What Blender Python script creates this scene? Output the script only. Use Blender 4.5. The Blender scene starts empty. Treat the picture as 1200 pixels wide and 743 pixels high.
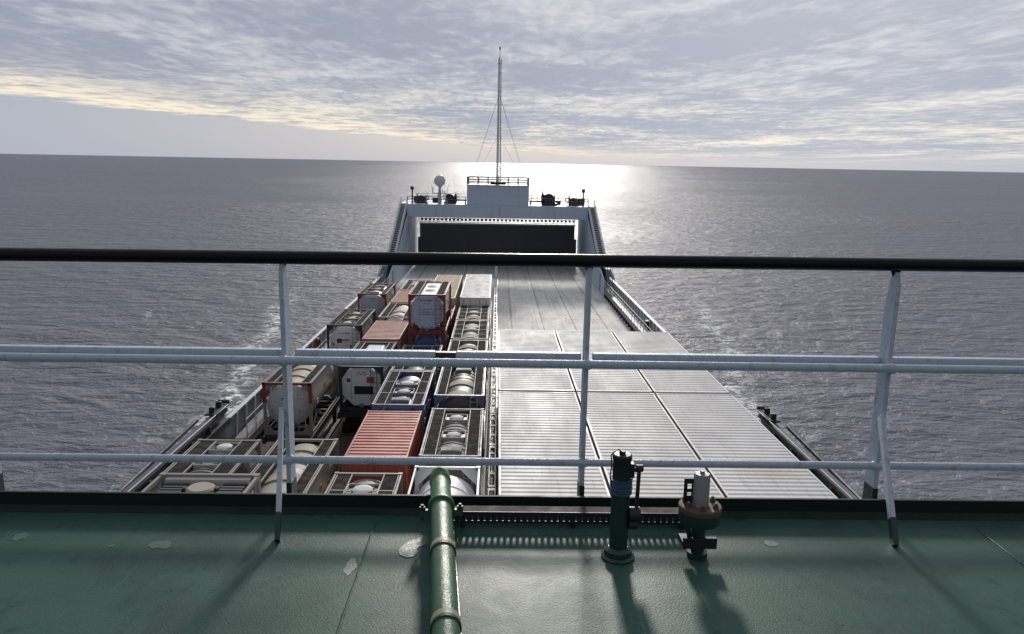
import bpy, math, random
from mathutils import Vector, Matrix
random.seed(11)
R = math.radians
sc = bpy.context.scene
COL = sc.collection

# ------------------------------------------------------------------ camera
cam_d = bpy.data.cameras.new("camera"); cam = bpy.data.objects.new("camera", cam_d); COL.objects.link(cam)
YAW, PITCH, ROLL = R(1.2), R(-11.02), R(1.05)
EYE = Vector((0, 0, 15))
fw = Vector((math.sin(YAW)*math.cos(PITCH), math.cos(YAW)*math.cos(PITCH), math.sin(PITCH)))
r0 = Vector((math.cos(YAW), -math.sin(YAW), 0)); u0 = r0.cross(fw)
rr = r0*math.cos(ROLL) + u0*math.sin(ROLL); uu = -r0*math.sin(ROLL) + u0*math.cos(ROLL)
cam.matrix_world = Matrix(((rr.x, uu.x, -fw.x, EYE.x), (rr.y, uu.y, -fw.y, EYE.y), (rr.z, uu.z, -fw.z, EYE.z), (0, 0, 0, 1)))
cam_d.sensor_width = 36; cam_d.lens = 27.0; cam_d.clip_start = .05; cam_d.clip_end = 90000
sc.camera = cam

# ------------------------------------------------------------------ sun, exposure
SUN_EL, SUN_AZ = R(21), R(3.2)          # azimuth measured from +Y towards +X
sd = Vector((math.sin(SUN_AZ)*math.cos(SUN_EL), math.cos(SUN_AZ)*math.cos(SUN_EL), math.sin(SUN_EL)))
sun_l = bpy.data.lights.new("sun", 'SUN'); sun = bpy.data.objects.new("sun", sun_l); COL.objects.link(sun)
sun.rotation_euler = (-sd).to_track_quat('-Z', 'Y').to_euler()
sun_l.energy = 2.7; sun_l.angle = R(6); sun_l.color = (1.0, .94, .86)
sc.view_settings.view_transform = 'Standard'; sc.view_settings.look = 'None'
sc.view_settings.exposure = .12; sc.view_settings.gamma = 1

# ------------------------------------------------------------------ node helpers
class NT:
    def __init__(s, tree): s.t = tree; s.n = tree.nodes; s.l = tree.links
    def new(s, typ, **kw):
        n = s.n.new(typ)
        for k, v in kw.items():
            if k.startswith('i_'):
                n.inputs[k[2:].replace('_', ' ')].default_value = v
            else: setattr(n, k, v)
        return n
    def link(s, a, b): s.l.new(a, b)
    def math(s, op, a, b=None, c=None, clamp=False):
        n = s.n.new('ShaderNodeMath'); n.operation = op; n.use_clamp = clamp
        for i, v in enumerate((a, b, c)):
            if v is None: continue
            if isinstance(v, (int, float)): n.inputs[i].default_value = v
            else: s.l.new(v, n.inputs[i])
        return n.outputs[0]
    def vmath(s, op, a, b=None):
        n = s.n.new('ShaderNodeVectorMath'); n.operation = op
        for i, v in enumerate((a, b)):
            if v is None: continue
            if isinstance(v, (tuple, list)): n.inputs[i].default_value = v
            else: s.l.new(v, n.inputs[i])
        return n
    def mix(s, f, a, b, mode='MIX'):
        n = s.n.new('ShaderNodeMix'); n.data_type = 'RGBA'; n.blend_type = mode; n.clamp_factor = True
        for i, v in ((0, f), (6, a), (7, b)):
            if isinstance(v, (int, float)): n.inputs[i].default_value = v
            elif isinstance(v, (tuple, list)): n.inputs[i].default_value = tuple(v) + ((1,) if len(v) == 3 else ())
            else: s.l.new(v, n.inputs[i])
        return n.outputs[2]
    def ramp(s, f, stops, interp='LINEAR'):
        n = s.n.new('ShaderNodeValToRGB'); n.color_ramp.interpolation = interp
        e = n.color_ramp.elements
        while len(e) < len(stops): e.new(.5)
        for x, (p, c) in zip(e, stops):
            x.position = p; x.color = (c, c, c, 1) if isinstance(c, (int, float)) else tuple(c) + (1,)
        s.l.new(f, n.inputs[0]); return n.outputs[0]
    def maprange(s, v, a, b, c=0, d=1, smooth=False):
        n = s.n.new('ShaderNodeMapRange'); n.interpolation_type = 'SMOOTHSTEP' if smooth else 'LINEAR'
        s.l.new(v, n.inputs[0])
        for i, x in enumerate((a, b, c, d)): n.inputs[i+1].default_value = x
        return n.outputs[0]
    def noise(s, vec, scale, detail=4, rough=.55, dist=0, w=None):
        n = s.n.new('ShaderNodeTexNoise'); s.l.new(vec, n.inputs['Vector'])
        n.inputs['Scale'].default_value = scale; n.inputs['Detail'].default_value = detail
        n.inputs['Roughness'].default_value = rough; n.inputs['Distortion'].default_value = dist
        return n.outputs[0]
    def mapping(s, vec, loc=(0, 0, 0), rot=(0, 0, 0), scale=(1, 1, 1)):
        n = s.n.new('ShaderNodeMapping'); s.l.new(vec, n.inputs[0])
        n.inputs[1].default_value = loc; n.inputs[2].default_value = rot; n.inputs[3].default_value = scale
        return n.outputs[0]

# ------------------------------------------------------------------ world: Nishita sky under a high broken cloud layer
w = bpy.data.worlds.new("World"); sc.world = w; w.use_nodes = True
T = NT(w.node_tree); T.n.clear()
out = T.new('ShaderNodeOutputWorld'); bg = T.new('ShaderNodeBackground')
T.link(bg.outputs[0], out.inputs[0])
sky = T.new('ShaderNodeTexSky', sky_type='NISHITA'); sky.sun_disc = False
sky.sun_elevation = SUN_EL; sky.sun_rotation = SUN_AZ; sky.air_density = 1.2; sky.dust_density = 2.5; sky.ozone_density = 2
tc = T.new('ShaderNodeTexCoord'); d = tc.outputs['Generated']
sep = T.new('ShaderNodeSeparateXYZ'); T.link(d, sep.inputs[0])
zc = T.math('MAXIMUM', sep.outputs[2], .004)
px_ = T.math('DIVIDE', sep.outputs[0], T.math('ADD', zc, .012)); py_ = T.math('DIVIDE', sep.outputs[1], T.math('ADD', zc, .012))
cmb = T.new('ShaderNodeCombineXYZ'); T.link(px_, cmb.inputs[0]); T.link(py_, cmb.inputs[1])
P = cmb.outputs[0]
big = T.noise(T.mapping(P, (3.1, 7.7, 0), (0, 0, R(24)), (.30, .13, 1)), 1.0, 3, .5, .5)
mid = T.noise(T.mapping(P, (0, 2, 0), (0, 0, R(20)), (.75, .62, 1)), 1.0, 5, .6, .7)
fine = T.noise(T.mapping(P, (5, 0, 0), (0, 0, R(-28)), (2.6, 1.9, 1)), 1.0, 4, .62, .7)
ripple = T.noise(T.mapping(P, (5, 9, 0), (0, 0, R(35)), (7.5, 2.6, 1)), 1.0, 3, .5, .8)
n1 = T.math('ADD', T.math('MULTIPLY', big, .36), T.math('MULTIPLY', mid, .26))
n1 = T.math('ADD', n1, T.math('MULTIPLY', fine, .20))
n1 = T.math('ADD', n1, T.math('MULTIPLY', ripple, .18))       # mean ~.51
lightness = T.maprange(n1, .44, .63, 0, 1, True)
# warm light coming through the thin far part of the layer
elev = sep.outputs[2]
low = T.maprange(elev, .035, .12, 1, 0, True)
hi_col = T.mix(low, (.58, .59, .615), (.86, .78, .65))
dk_col = T.mix(low, (.295, .325, .405), (.33, .365, .445))
cloud = T.mix(lightness, dk_col, hi_col)
# brightening towards the veiled sun
dot = T.vmath('DOT_PRODUCT', d, tuple(sd)).outputs['Value']
glow = T.math('POWER', T.math('MAXIMUM', dot, 0), 14)
# edge of the cloud layer: straight line in plan, clear beyond it on the left
edge = T.math('SUBTRACT', px_, T.math('ADD', T.math('MULTIPLY', T.math('SUBTRACT', py_, 10.6), .40), -7.0))
edge = T.math('ADD', edge, T.math('MULTIPLY', T.math('SUBTRACT', mid, .5), 3.0))
inlayer = T.maprange(edge, -.35, .35, 0, 1, True)
rim = T.math('MULTIPLY', T.maprange(edge, 0, 5.5, 1, 0, True), T.maprange(edge, -.3, .4, 0, 1, True))
rimn = T.math('MULTIPLY', rim, T.maprange(T.math('ADD', T.math('MULTIPLY', fine, .6), T.math('MULTIPLY', mid, .4)), .42, .56, .25, 1, True))
cloud = T.mix(T.math('MULTIPLY', rimn, .85), cloud, (.93, .81, .62))
clear = T.mix(T.maprange(elev, 0, .08, 0, 1), (.385, .43, .52), (.335, .385, .48))
scn = T.vmath('SCALE', sky.outputs[0]); scn.inputs[3].default_value = .09
clear = T.mix(.10, clear, scn.outputs[0])
farfade = T.maprange(elev, .004, .035, 0, 1, True)
layer = T.mix(farfade, clear, cloud)
colr = T.mix(inlayer, clear, layer)
colr = T.mix(T.math('MULTIPLY', T.maprange(dot, .975, 1.0, 0, 1, True), .2), colr, (1.15, 1.1, 1.02))
rd = (math.sin(R(24))*math.cos(R(20)), math.cos(R(24))*math.cos(R(20)), math.sin(R(20)))
dot2 = T.vmath('DOT_PRODUCT', d, rd).outputs['Value']
glow = T.math('ADD', T.math('MULTIPLY', glow, .05), T.math('MULTIPLY', T.math('POWER', T.math('MAXIMUM', dot2, 0), 12), .95))
gl = T.vmath('SCALE', (1, 1, 1)); gl.inputs[0].default_value = (.17, .165, .15); T.link(glow, gl.inputs[3])
colr2 = T.vmath('ADD', colr, gl.outputs[0]).outputs[0]
# overcast sky opposite the sun is dimmer
back = T.maprange(dot, -.5, .75, .50, 1, True)
bks = T.vmath('SCALE', colr2); T.link(back, bks.inputs[3]); colr2 = bks.outputs[0]
T.link(colr2, bg.inputs[0]); bg.inputs[1].default_value = 1.05

# ------------------------------------------------------------------ materials
def principled(name):
    m = bpy.data.materials.new(name); m.use_nodes = True
    t = NT(m.node_tree); b = m.node_tree.nodes['Principled BSDF']
    return m, t, b
def paint(name, col, rough=.5, metal=0, dirt=.35, dirtcol=(.06, .05, .045), scale=2.0, bump=.15, spec=.5, rust=0, streak=False):
    m, t, b = principled(name)
    o = t.new('ShaderNodeNewGeometry').outputs['Position']
    obj = t.new('ShaderNodeTexCoord').outputs['Object']
    v = t.mapping(o, scale=(1, 1, .25)) if streak else o
    n = t.noise(v, scale, 6, .65)
    n2 = t.noise(o, scale*9, 4, .6)
    f = t.maprange(t.math('ADD', t.math('MULTIPLY', n, .15), t.math('MULTIPLY', n2, .3)), .42, .72, 0, dirt)
    c = t.mix(f, col, dirtcol)
    c = t.mix(t.maprange(n2, .3, .7, 0, .12), c, tuple(min(1, x*1.35) for x in col))
    if rust:
        rn = t.noise(o, scale*2.3, 5, .7)
        c = t.mix(t.maprange(rn, .60-.1*rust, .72, 0, rust), c, (.17, .07, .03))
    t.link(c, b.inputs['Base Color'])
    t.link(t.maprange(n, .3, .7, max(.05, rough-.1), min(1, rough+.15)), b.inputs['Roughness'])
    b.inputs['Metallic'].default_value = metal
    b.inputs['Specular IOR Level'].default_value = spec
    if bump:
        bp = t.new('ShaderNodeBump'); bp.inputs['Strength'].default_value = bump; bp.inputs['Distance'].default_value = .01
        t.link(n2, bp.inputs['Height']); t.link(bp.outputs[0], b.inputs['Normal'])
    return m
M = {}
M['white'] = paint('white_paint', (.62, .64, .66), .45, rust=.3)
M['housewhite'] = paint('house_white', (.46, .54, .66), .5, dirt=.12, streak=True, scale=.6, bump=.05)
def plated(name, col):
    m = paint(name, col, .5, dirt=.12, streak=True, scale=.6, bump=.05)
    t = NT(m.node_tree); b = m.node_tree.nodes['Principled BSDF']
    src = b.inputs['Base Color'].links[0].from_socket
    p = t.new('ShaderNodeNewGeometry').outputs['Position']; sp = t.new('ShaderNodeSeparateXYZ'); t.link(p, sp.inputs[0])
    def seam(co, pitch, wd):
        f = t.math('ABSOLUTE', t.math('SUBTRACT', t.math('FRACT', t.math('DIVIDE', co, pitch)), .5))
        return t.maprange(f, wd/pitch*.4, wd/pitch*1.3, 1, 0)
    q = t.math('MAXIMUM', seam(sp.outputs[0], 3.1, .05), t.math('MAXIMUM', seam(sp.outputs[1], 3.1, .05), seam(sp.outputs[2], 2.45, .05)))
    c = t.mix(t.math('MULTIPLY', q, .14), src, (.2, .23, .28))
    st = t.noise(t.mapping(p, scale=(2.6, 2.6, .18)), 1, 5, .7)
    c = t.mix(t.maprange(st, .60, .72, 0, .55), c, (.22, .16, .12))
    t.link(c, b.inputs['Base Color']); return m
M['housewhite'] = plated('house_plating', (.46, .54, .66))
M['railwhite'] = paint('rail_white', (.46, .53, .62), .45, dirt=.35, dirtcol=(.22, .20, .18), scale=9, bump=.45, rust=.55)
M['offwhite'] = paint('off_white', (.66, .65, .62), .5, scale=1.5)
M['tankwhite'] = paint('tank_white', (.74, .74, .73), .5, dirt=.3, scale=1.2, streak=True)
M['tankcream'] = paint('tank_cream', (.32, .30, .255), .65, dirt=.35, scale=1.2, streak=True)
M['tankgrey'] = paint('tank_grey', (.44, .455, .46), .5, dirt=.35, scale=1.2, streak=True)
M['tanksteel'] = paint('tank_steel', (.19, .18, .165), .68, 0, dirt=.4, scale=1.6)
M['tankdark'] = paint('tank_dark', (.075, .07, .065), .5, 0, dirt=.4, scale=1.6)
M['tankblue'] = paint('tank_blue', (.05, .10, .24), .4, dirt=.3)
M['palebule'] = paint('pale_blue', (.42, .48, .57), .5, dirt=.25)
M['red'] = paint('frame_red', (.22, .03, .025), .5, dirt=.4, rust=.3)
M['redbox'] = paint('box_red', (.40, .08, .055), .55, dirt=.30, dirtcol=(.2, .09, .07), scale=1.1)
M['redboxdark'] = paint('box_dark_red', (.14, .025, .02), .55, dirt=.3)
M['redboxfade'] = paint('box_faded_red', (.40, .17, .12), .6, dirt=.35, dirtcol=(.3, .2, .16))
M['tanbox'] = paint('box_tan', (.52, .42, .27), .6, dirt=.3, dirtcol=(.4, .34, .26))
M['blackframe'] = paint('frame_black', (.03, .033, .037), .5, dirt=.3, dirtcol=(.12, .11, .1))
M['blueframe'] = paint('frame_blue', (.10, .15, .27), .42, dirt=.25)
M['greyframe'] = paint('frame_grey', (.22, .22, .21), .5, dirt=.35)
M['silverframe'] = paint('frame_silver', (.40, .40, .38), .6, dirt=.35)
M['beigeframe'] = paint('frame_beige', (.24, .21, .185), .55, dirt=.35)
M['cover'] = paint('cover_tan', (.34, .30, .23), .75, dirt=.2)
M['lid'] = paint('lid_white', (.58, .58, .56), .7, dirt=.15)
M['secu'] = paint('secu_grey', (.60, .60, .60), .55, dirt=.22, dirtcol=(.4, .38, .35), scale=.7, bump=.05)
M['edge'] = paint('edge_rusty', (.30, .24, .21), .6, dirt=.5, rust=.6)
M['black'] = paint('black_steel', (.018, .018, .02), .45, dirt=.3, dirtcol=(.06, .05, .04))
M['handrail'] = paint('black_handrail', (.006, .006, .010), .3, spec=.2, dirt=.15, dirtcol=(.03, .03, .03), scale=8, bump=.04)
M['hullblue'] = paint('hull_blue', (.035, .055, .11), .42, dirt=.35, dirtcol=(.07, .06, .06), streak=True, scale=.5)
M['darkwall'] = paint('dark_wall', (.09, .09, .095), .6, dirt=1.0, dirtcol=(.30, .27, .24), streak=True, scale=1.1)
M['bulwark'] = paint('bulwark_grey', (.19, .205, .22), .5, dirt=.4, scale=1.2, rust=.4)
M['greengrey'] = paint('stair_green', (.10, .17, .16), .55)
M['lifered'] = paint('life_red', (.45, .05, .03), .5)
M['coaming'] = paint('coaming_green', (.007, .018, .015), .6, dirt=.25, dirtcol=(.03, .035, .03), scale=7, spec=.3)
M['pipegreen'] = paint('pipe_green', (.05, .125, .062), .36, dirt=.35, dirtcol=(.06, .07, .045), scale=14, bump=.3)
M['elbowgreen'] = paint('elbow_green', (.025, .16, .055), .42, dirt=.25, dirtcol=(.03, .06, .04), scale=14, bump=.3)
M['pipejoint'] = paint('pipe_joint', (.30, .31, .20), .5, dirt=.3, scale=20)
M['darkgreen'] = paint('dark_green', (.012, .04, .028), .35, dirt=.3, dirtcol=(.03, .03, .025), scale=16, bump=.3)
M['bluetape'] = paint('blue_tape', (.05, .11, .17), .5, dirt=.3, scale=30, bump=.8)
M['flange'] = paint('rusty_flange', (.115, .072, .052), .6, dirt=.5, dirtcol=(.05, .03, .02), scale=22, bump=.8)
M['steelcan'] = paint('worn_steel', (.30, .31, .32), .35, .5, dirt=.45, scale=18, bump=.2)
M['traybrown'] = paint('tray_brown', (.05, .032, .03), .8, dirt=.4, scale=12, rust=.6)
M['wire'] = paint('wire_rope', (.10, .10, .10), .5)
M['mast'] = paint('mast_paint', (.50, .52, .56), .45)
M['tyre'] = paint('tyre', (.02, .02, .02), .8)
M['hose'] = paint('fender_black', (.02, .021, .025), .55)
M['amber'] = paint('amber_sticker', (.5, .2, .05), .5)
M['ink'] = paint('ink', (.05, .05, .06), .5)
M['inkblue'] = paint('ink_blue', (.10, .14, .24), .5)

def grate_mat():
    m, t, b = principled('grating')
    o = t.new('ShaderNodeTexCoord').outputs['Object']
    wv = t.new('ShaderNodeTexWave'); wv.wave_type = 'BANDS'; wv.bands_direction = 'Y'
    t.link(o, wv.inputs[0]); wv.inputs['Scale'].default_value = 5.5; wv.inputs['Distortion'].default_value = .3
    n = t.noise(o, 3, 4)
    c = t.mix(wv.outputs[1], (.016, .015, .014), (.05, .046, .043))
    c = t.mix(t.maprange(n, .45, .7, 0, .5), c, (.13, .11, .09))
    t.link(c, b.inputs[0]); b.inputs['Roughness'].default_value = .9; b.inputs['Specular IOR Level'].default_value = .02
    return m
M['grate'] = grate_mat()

def sea_mat():
    m, t, b = principled('sea_water')
    p = t.new('ShaderNodeNewGeometry').outputs['Position']
    sp = t.new('ShaderNodeSeparateXYZ'); t.link(p, sp.inputs[0])
    # wave field: wind waves, cross chop, ripples
    a = t.noise(t.mapping(p, rot=(0, 0, R(12)), scale=(.10, .17, 1)), 1, 2, .5, .6)
    a2 = t.noise(t.mapping(p, rot=(0, 0, R(-20)), scale=(.26, .42, 1)), 1, 2, .5, .5)
    c = t.noise(t.mapping(p, rot=(0, 0, R(16)), scale=(.75, 1.3, 1)), 1, 4, .6, .5)
    e = t.noise(t.mapping(p, rot=(0, 0, R(25)), scale=(3.0, 5.0, 1)), 1, 3, .6, .3)
    patch = t.noise(t.mapping(p, rot=(0, 0, R(8)), scale=(.002, .007, 1)), 1, 4, .6)
    amp = t.maprange(patch, .35, .65, .55, 1.2)
    h = t.math('ADD', t.math('MULTIPLY', a, 1.3), t.math('MULTIPLY', a2, .75))
    h = t.math('ADD', h, t.math('MULTIPLY', c, .48))
    h = t.math('ADD', h, t.math('MULTIPLY', e, .09))
    h = t.math('MULTIPLY', h, amp)
    bp = t.new('ShaderNodeBump'); bp.inputs['Strength'].default_value = 1; bp.inputs['Distance'].default_value = 1.25
    t.link(h, bp.inputs['Height'])
    # bow-wave foam along the hull; the same white paints in sun sparkle
    ax = t.math('ABSOLUTE', sp.outputs[0])
    wob = t.math('MULTIPLY', t.math('SUBTRACT', t.noise(t.mapping(p, scale=(.06, .06, 1)), 1, 3), .5), 9)
    line = t.math('ADD', t.math('MULTIPLY', sp.outputs[1], .17), 13.5)
    dist = t.math('ABSOLUTE', t.math('SUBTRACT', t.math('SUBTRACT', ax, line), wob))
    band = t.maprange(dist, .2, 2.4, 1, 0, True)
    fn = t.noise(t.mapping(p, scale=(.9, .55, 1)), 1, 6, .75, .8)
    foam_glint = t.math('MULTIPLY', band, t.maprange(fn, .47, .56, 0, 1))
    near = t.maprange(ax, 15, 40, .6, 0)
    fl = t.noise(t.mapping(p, (3, 3, 0), scale=(.55, .32, 1)), 1, 5, .7, .6)  # loose white flecks beside the hull, painted in for glitter
    foam_glint = t.math('MAXIMUM', foam_glint, t.math('MULTIPLY', near, t.maprange(fl, .60, .68, 0, 1)))
    hull = t.maprange(ax, 13.6, 16.5, 1, 0, True)
    hull = t.math('MULTIPLY', hull, t.maprange(fn, .45, .58, 0, 1))
    fy = t.maprange(sp.outputs[1], 118, 150, 1, 0)
    foam_glint = t.math('MULTIPLY', t.math('MAXIMUM', foam_glint, hull), fy, clamp=True)
    # wash and painted sparkle whiten the water colour
    t.link(t.mix(foam_glint, (.065, .07, .085), (.65, .68, .70)), b.inputs['Base Color'])
    t.link(t.maprange(foam_glint, 0, 1, .34, .8), b.inputs['Roughness'])
    b.inputs['IOR'].default_value = 1.333
    t.link(bp.outputs[0], b.inputs['Normal'])
    df = t.new('ShaderNodeBsdfDiffuse'); t.link(t.mix(foam_glint, (.225, .235, .285), (.9, .9, .9)), df.inputs[0]); t.link(bp.outputs[0], df.inputs['Normal'])
    mx = t.new('ShaderNodeMixShader'); t.link(t.maprange(foam_glint, 0, 1, .60, .9), mx.inputs[0])
    t.link(b.outputs[0], mx.inputs[1]); t.link(df.outputs[0], mx.inputs[2])
    t.link(mx.outputs[0], m.node_tree.nodes['Material Output'].inputs[0])
    return m
M['sea'] = sea_mat()

def cargo_deck_mat():
    m, t, b = principled('cargo_deck_paint')
    p = t.new('ShaderNodeNewGeometry').outputs['Position']
    sp = t.new('ShaderNodeSeparateXYZ'); t.link(p, sp.inputs[0])
    n = t.noise(t.mapping(p, scale=(.9, .35, 1)), 1, 6, .65)
    n2 = t.noise(t.mapping(p, scale=(6, 2.5, 1)), 1, 5, .7)
    track = t.noise(t.mapping(p, scale=(2.4, .05, 1)), 1, 3, .6)
    c = t.mix(t.maprange(n, .40, .75, 0, .7), (.78, .765, .72), (.56, .545, .51))
    c = t.mix(t.maprange(n2, .56, .74, 0, .6), c, (.15, .12, .10))
    c = t.mix(t.maprange(track, .52, .70, 0, .3), c, (.17, .16, .15))
    # plate seams
    def seam(co, pitch, wd):
        f = t.math('ABSOLUTE', t.math('SUBTRACT', t.math('FRACT', t.math('DIVIDE', co, pitch)), .5))
        return t.maprange(f, wd/pitch*.4, wd/pitch*1.4, 1, 0)
    s = t.math('MAXIMUM', seam(sp.outputs[0], 3.05, .07), t.math('MULTIPLY', seam(sp.outputs[1], 6.1, .10), .5))
    c = t.mix(t.math('MULTIPLY', s, t.maprange(n, .35, .62, .25, .75)), c, (.08, .07, .062))
    pd = t.noise(t.mapping(p, (7, 0, 0), scale=(.5, .22, 1)), 1, 5, .65, .6)
    c = t.mix(t.maprange(pd, .60, .70, 0, .5), c, (.30, .285, .265))
    dv = t.new('ShaderNodeTexVoronoi'); t.link(t.mapping(p, scale=(.7, .35, 1)), dv.inputs[0]); dv.inputs['Scale'].default_value = 1
    c = t.mix(t.maprange(dv.outputs[0], .05, .09, .8, 0), c, (.05, .045, .04))
    # the port lanes keep old red-brown primer
    prt = t.math('MULTIPLY', t.maprange(sp.outputs[0], -1.2, -.9, 1, 0), t.maprange(sp.outputs[1], 74, 80, 1, 0, True))
    c = t.mix(t.math('MULTIPLY', prt, .93), c, t.mix(t.maprange(n, .4, .7, 0, 1), (.050, .024, .020), (.075, .055, .048)))
    t.link(c, b.inputs[0])
    t.link(t.maprange(n, .3, .7, .72, .82), b.inputs['Roughness']); b.inputs['Specular IOR Level'].default_value = .1
    bp = t.new('ShaderNodeBump'); bp.inputs['Strength'].default_value = .3; bp.inputs['Distance'].default_value = .02
    t.link(n2, bp.inputs['Height']); t.link(bp.outputs[0], b.inputs['Normal'])
    return m
M['cargodeck'] = cargo_deck_mat()

def green_deck_mat():
    m, t, b = principled('green_deck_paint')
    p = t.new('ShaderNodeNewGeometry').outputs['Position']
    n = t.noise(p, 1.3, 5, .6); n2 = t.noise(p, 11, 6, .7); n3 = t.noise(p, 110, 3, .7); n4 = t.noise(p, 4.5, 6, .75, .6)
    c = t.mix(t.maprange(n, .35, .7), (.030, .086, .067), (.043, .103, .083))
    c = t.mix(t.maprange(n2, .56, .68, 0, .7), c, (.018, .045, .036))
    c = t.mix(t.maprange(n4, .66, .69, 0, .55), c, (.13, .17, .145))
    sc1 = t.noise(t.mapping(p, (4, 1, 0), scale=(2.2, 1.1, 1)), 1, 6, .7, .8)
    c = t.mix(t.maprange(sc1, .52, .62, 0, .5), c, (.022, .050, .042))
    rs = t.noise(t.mapping(p, (9, 3, 0), scale=(5, 2.0, 1)), 1, 6, .75, .5)
    c = t.mix(t.maprange(rs, .645, .70, 0, .6), c, (.075, .045, .025))
    scf = t.noise(t.mapping(p, rot=(0, 0, R(31)), scale=(30, 1.6, 1)), 1, 4, .6)
    c = t.mix(t.maprange(scf, .66, .72, 0, .35), c, (.12, .17, .15))
    v = t.new('ShaderNodeTexVoronoi'); t.link(p, v.inputs[0]); v.inputs['Scale'].default_value = 12
    spot = t.math('MULTIPLY', t.maprange(v.outputs[0], .04, .075, 1, 0), t.maprange(n2, .48, .55, 0, 1))
    c = t.mix(spot, c, (.012, .02, .017))
    t.link(c, b.inputs[0])
    t.link(t.maprange(n4, .35, .65, .42, .50), b.inputs['Roughness'])
    b.inputs['Specular IOR Level'].default_value = .17
    h = t.math('ADD', t.math('MULTIPLY', n3, .5), t.math('ADD', t.math('MULTIPLY', n2, .2), t.math('MULTIPLY', n, .7)))
    bp = t.new('ShaderNodeBump'); bp.inputs['Strength'].default_value = .8; bp.inputs['Distance'].default_value = .0035
    t.link(h, bp.inputs['Height']); t.link(bp.outputs[0], b.inputs['Normal'])
    return m
M['greendeck'] = green_deck_mat()

def secu_roof_mat():
    m, t, b = principled('secu_roof')
    p = t.new('ShaderNodeNewGeometry').outputs['Position']
    n = t.noise(t.mapping(p, scale=(.8, .3, 1)), 1, 5, .6); n2 = t.noise(p, 7, 5, .65)
    c = t.mix(t.maprange(n, .4, .7, 0, .6), (.64, .64, .635), (.53, .525, .515))
    c = t.mix(t.maprange(n2, .58, .75, 0, .35), c, (.28, .25, .22))
    oi = t.new('ShaderNodeObjectInfo').outputs['Random']
    c = t.mix(t.math('MULTIPLY', oi, .30), c, (.45, .45, .44))
    big = t.noise(t.mapping(p, scale=(.35, .22, 1)), 1, 3, .5)
    c = t.mix(t.maprange(big, .5, .68, 0, .35), c, (.40, .385, .36))
    st_ = t.noise(t.mapping(p, scale=(9, .5, 1)), 1, 4, .6)
    c = t.mix(t.maprange(st_, .56, .72, 0, .4), c, (.26, .235, .21))
    # yellow-brown stain where water has stood, near one outer corner
    dv = t.vmath('SUBTRACT', p, (9.7, 25.8, 4.6)).outputs[0]
    dl = t.vmath('LENGTH', t.mapping(dv, scale=(.55, .8, 1))).outputs['Value']
    st = t.math('MULTIPLY', t.maprange(dl, .2, 1.1, 1, 0, True), t.maprange(n2, .35, .6, .3, 1))
    c = t.mix(t.math('MULTIPLY', st, .55), c, (.42, .29, .13))
    t.link(c, b.inputs[0]); t.link(t.maprange(n, .3, .7, .55, .7), b.inputs['Roughness']); b.inputs['Specular IOR Level'].default_value = .25
    return m
M['seculid'] = secu_roof_mat()

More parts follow.
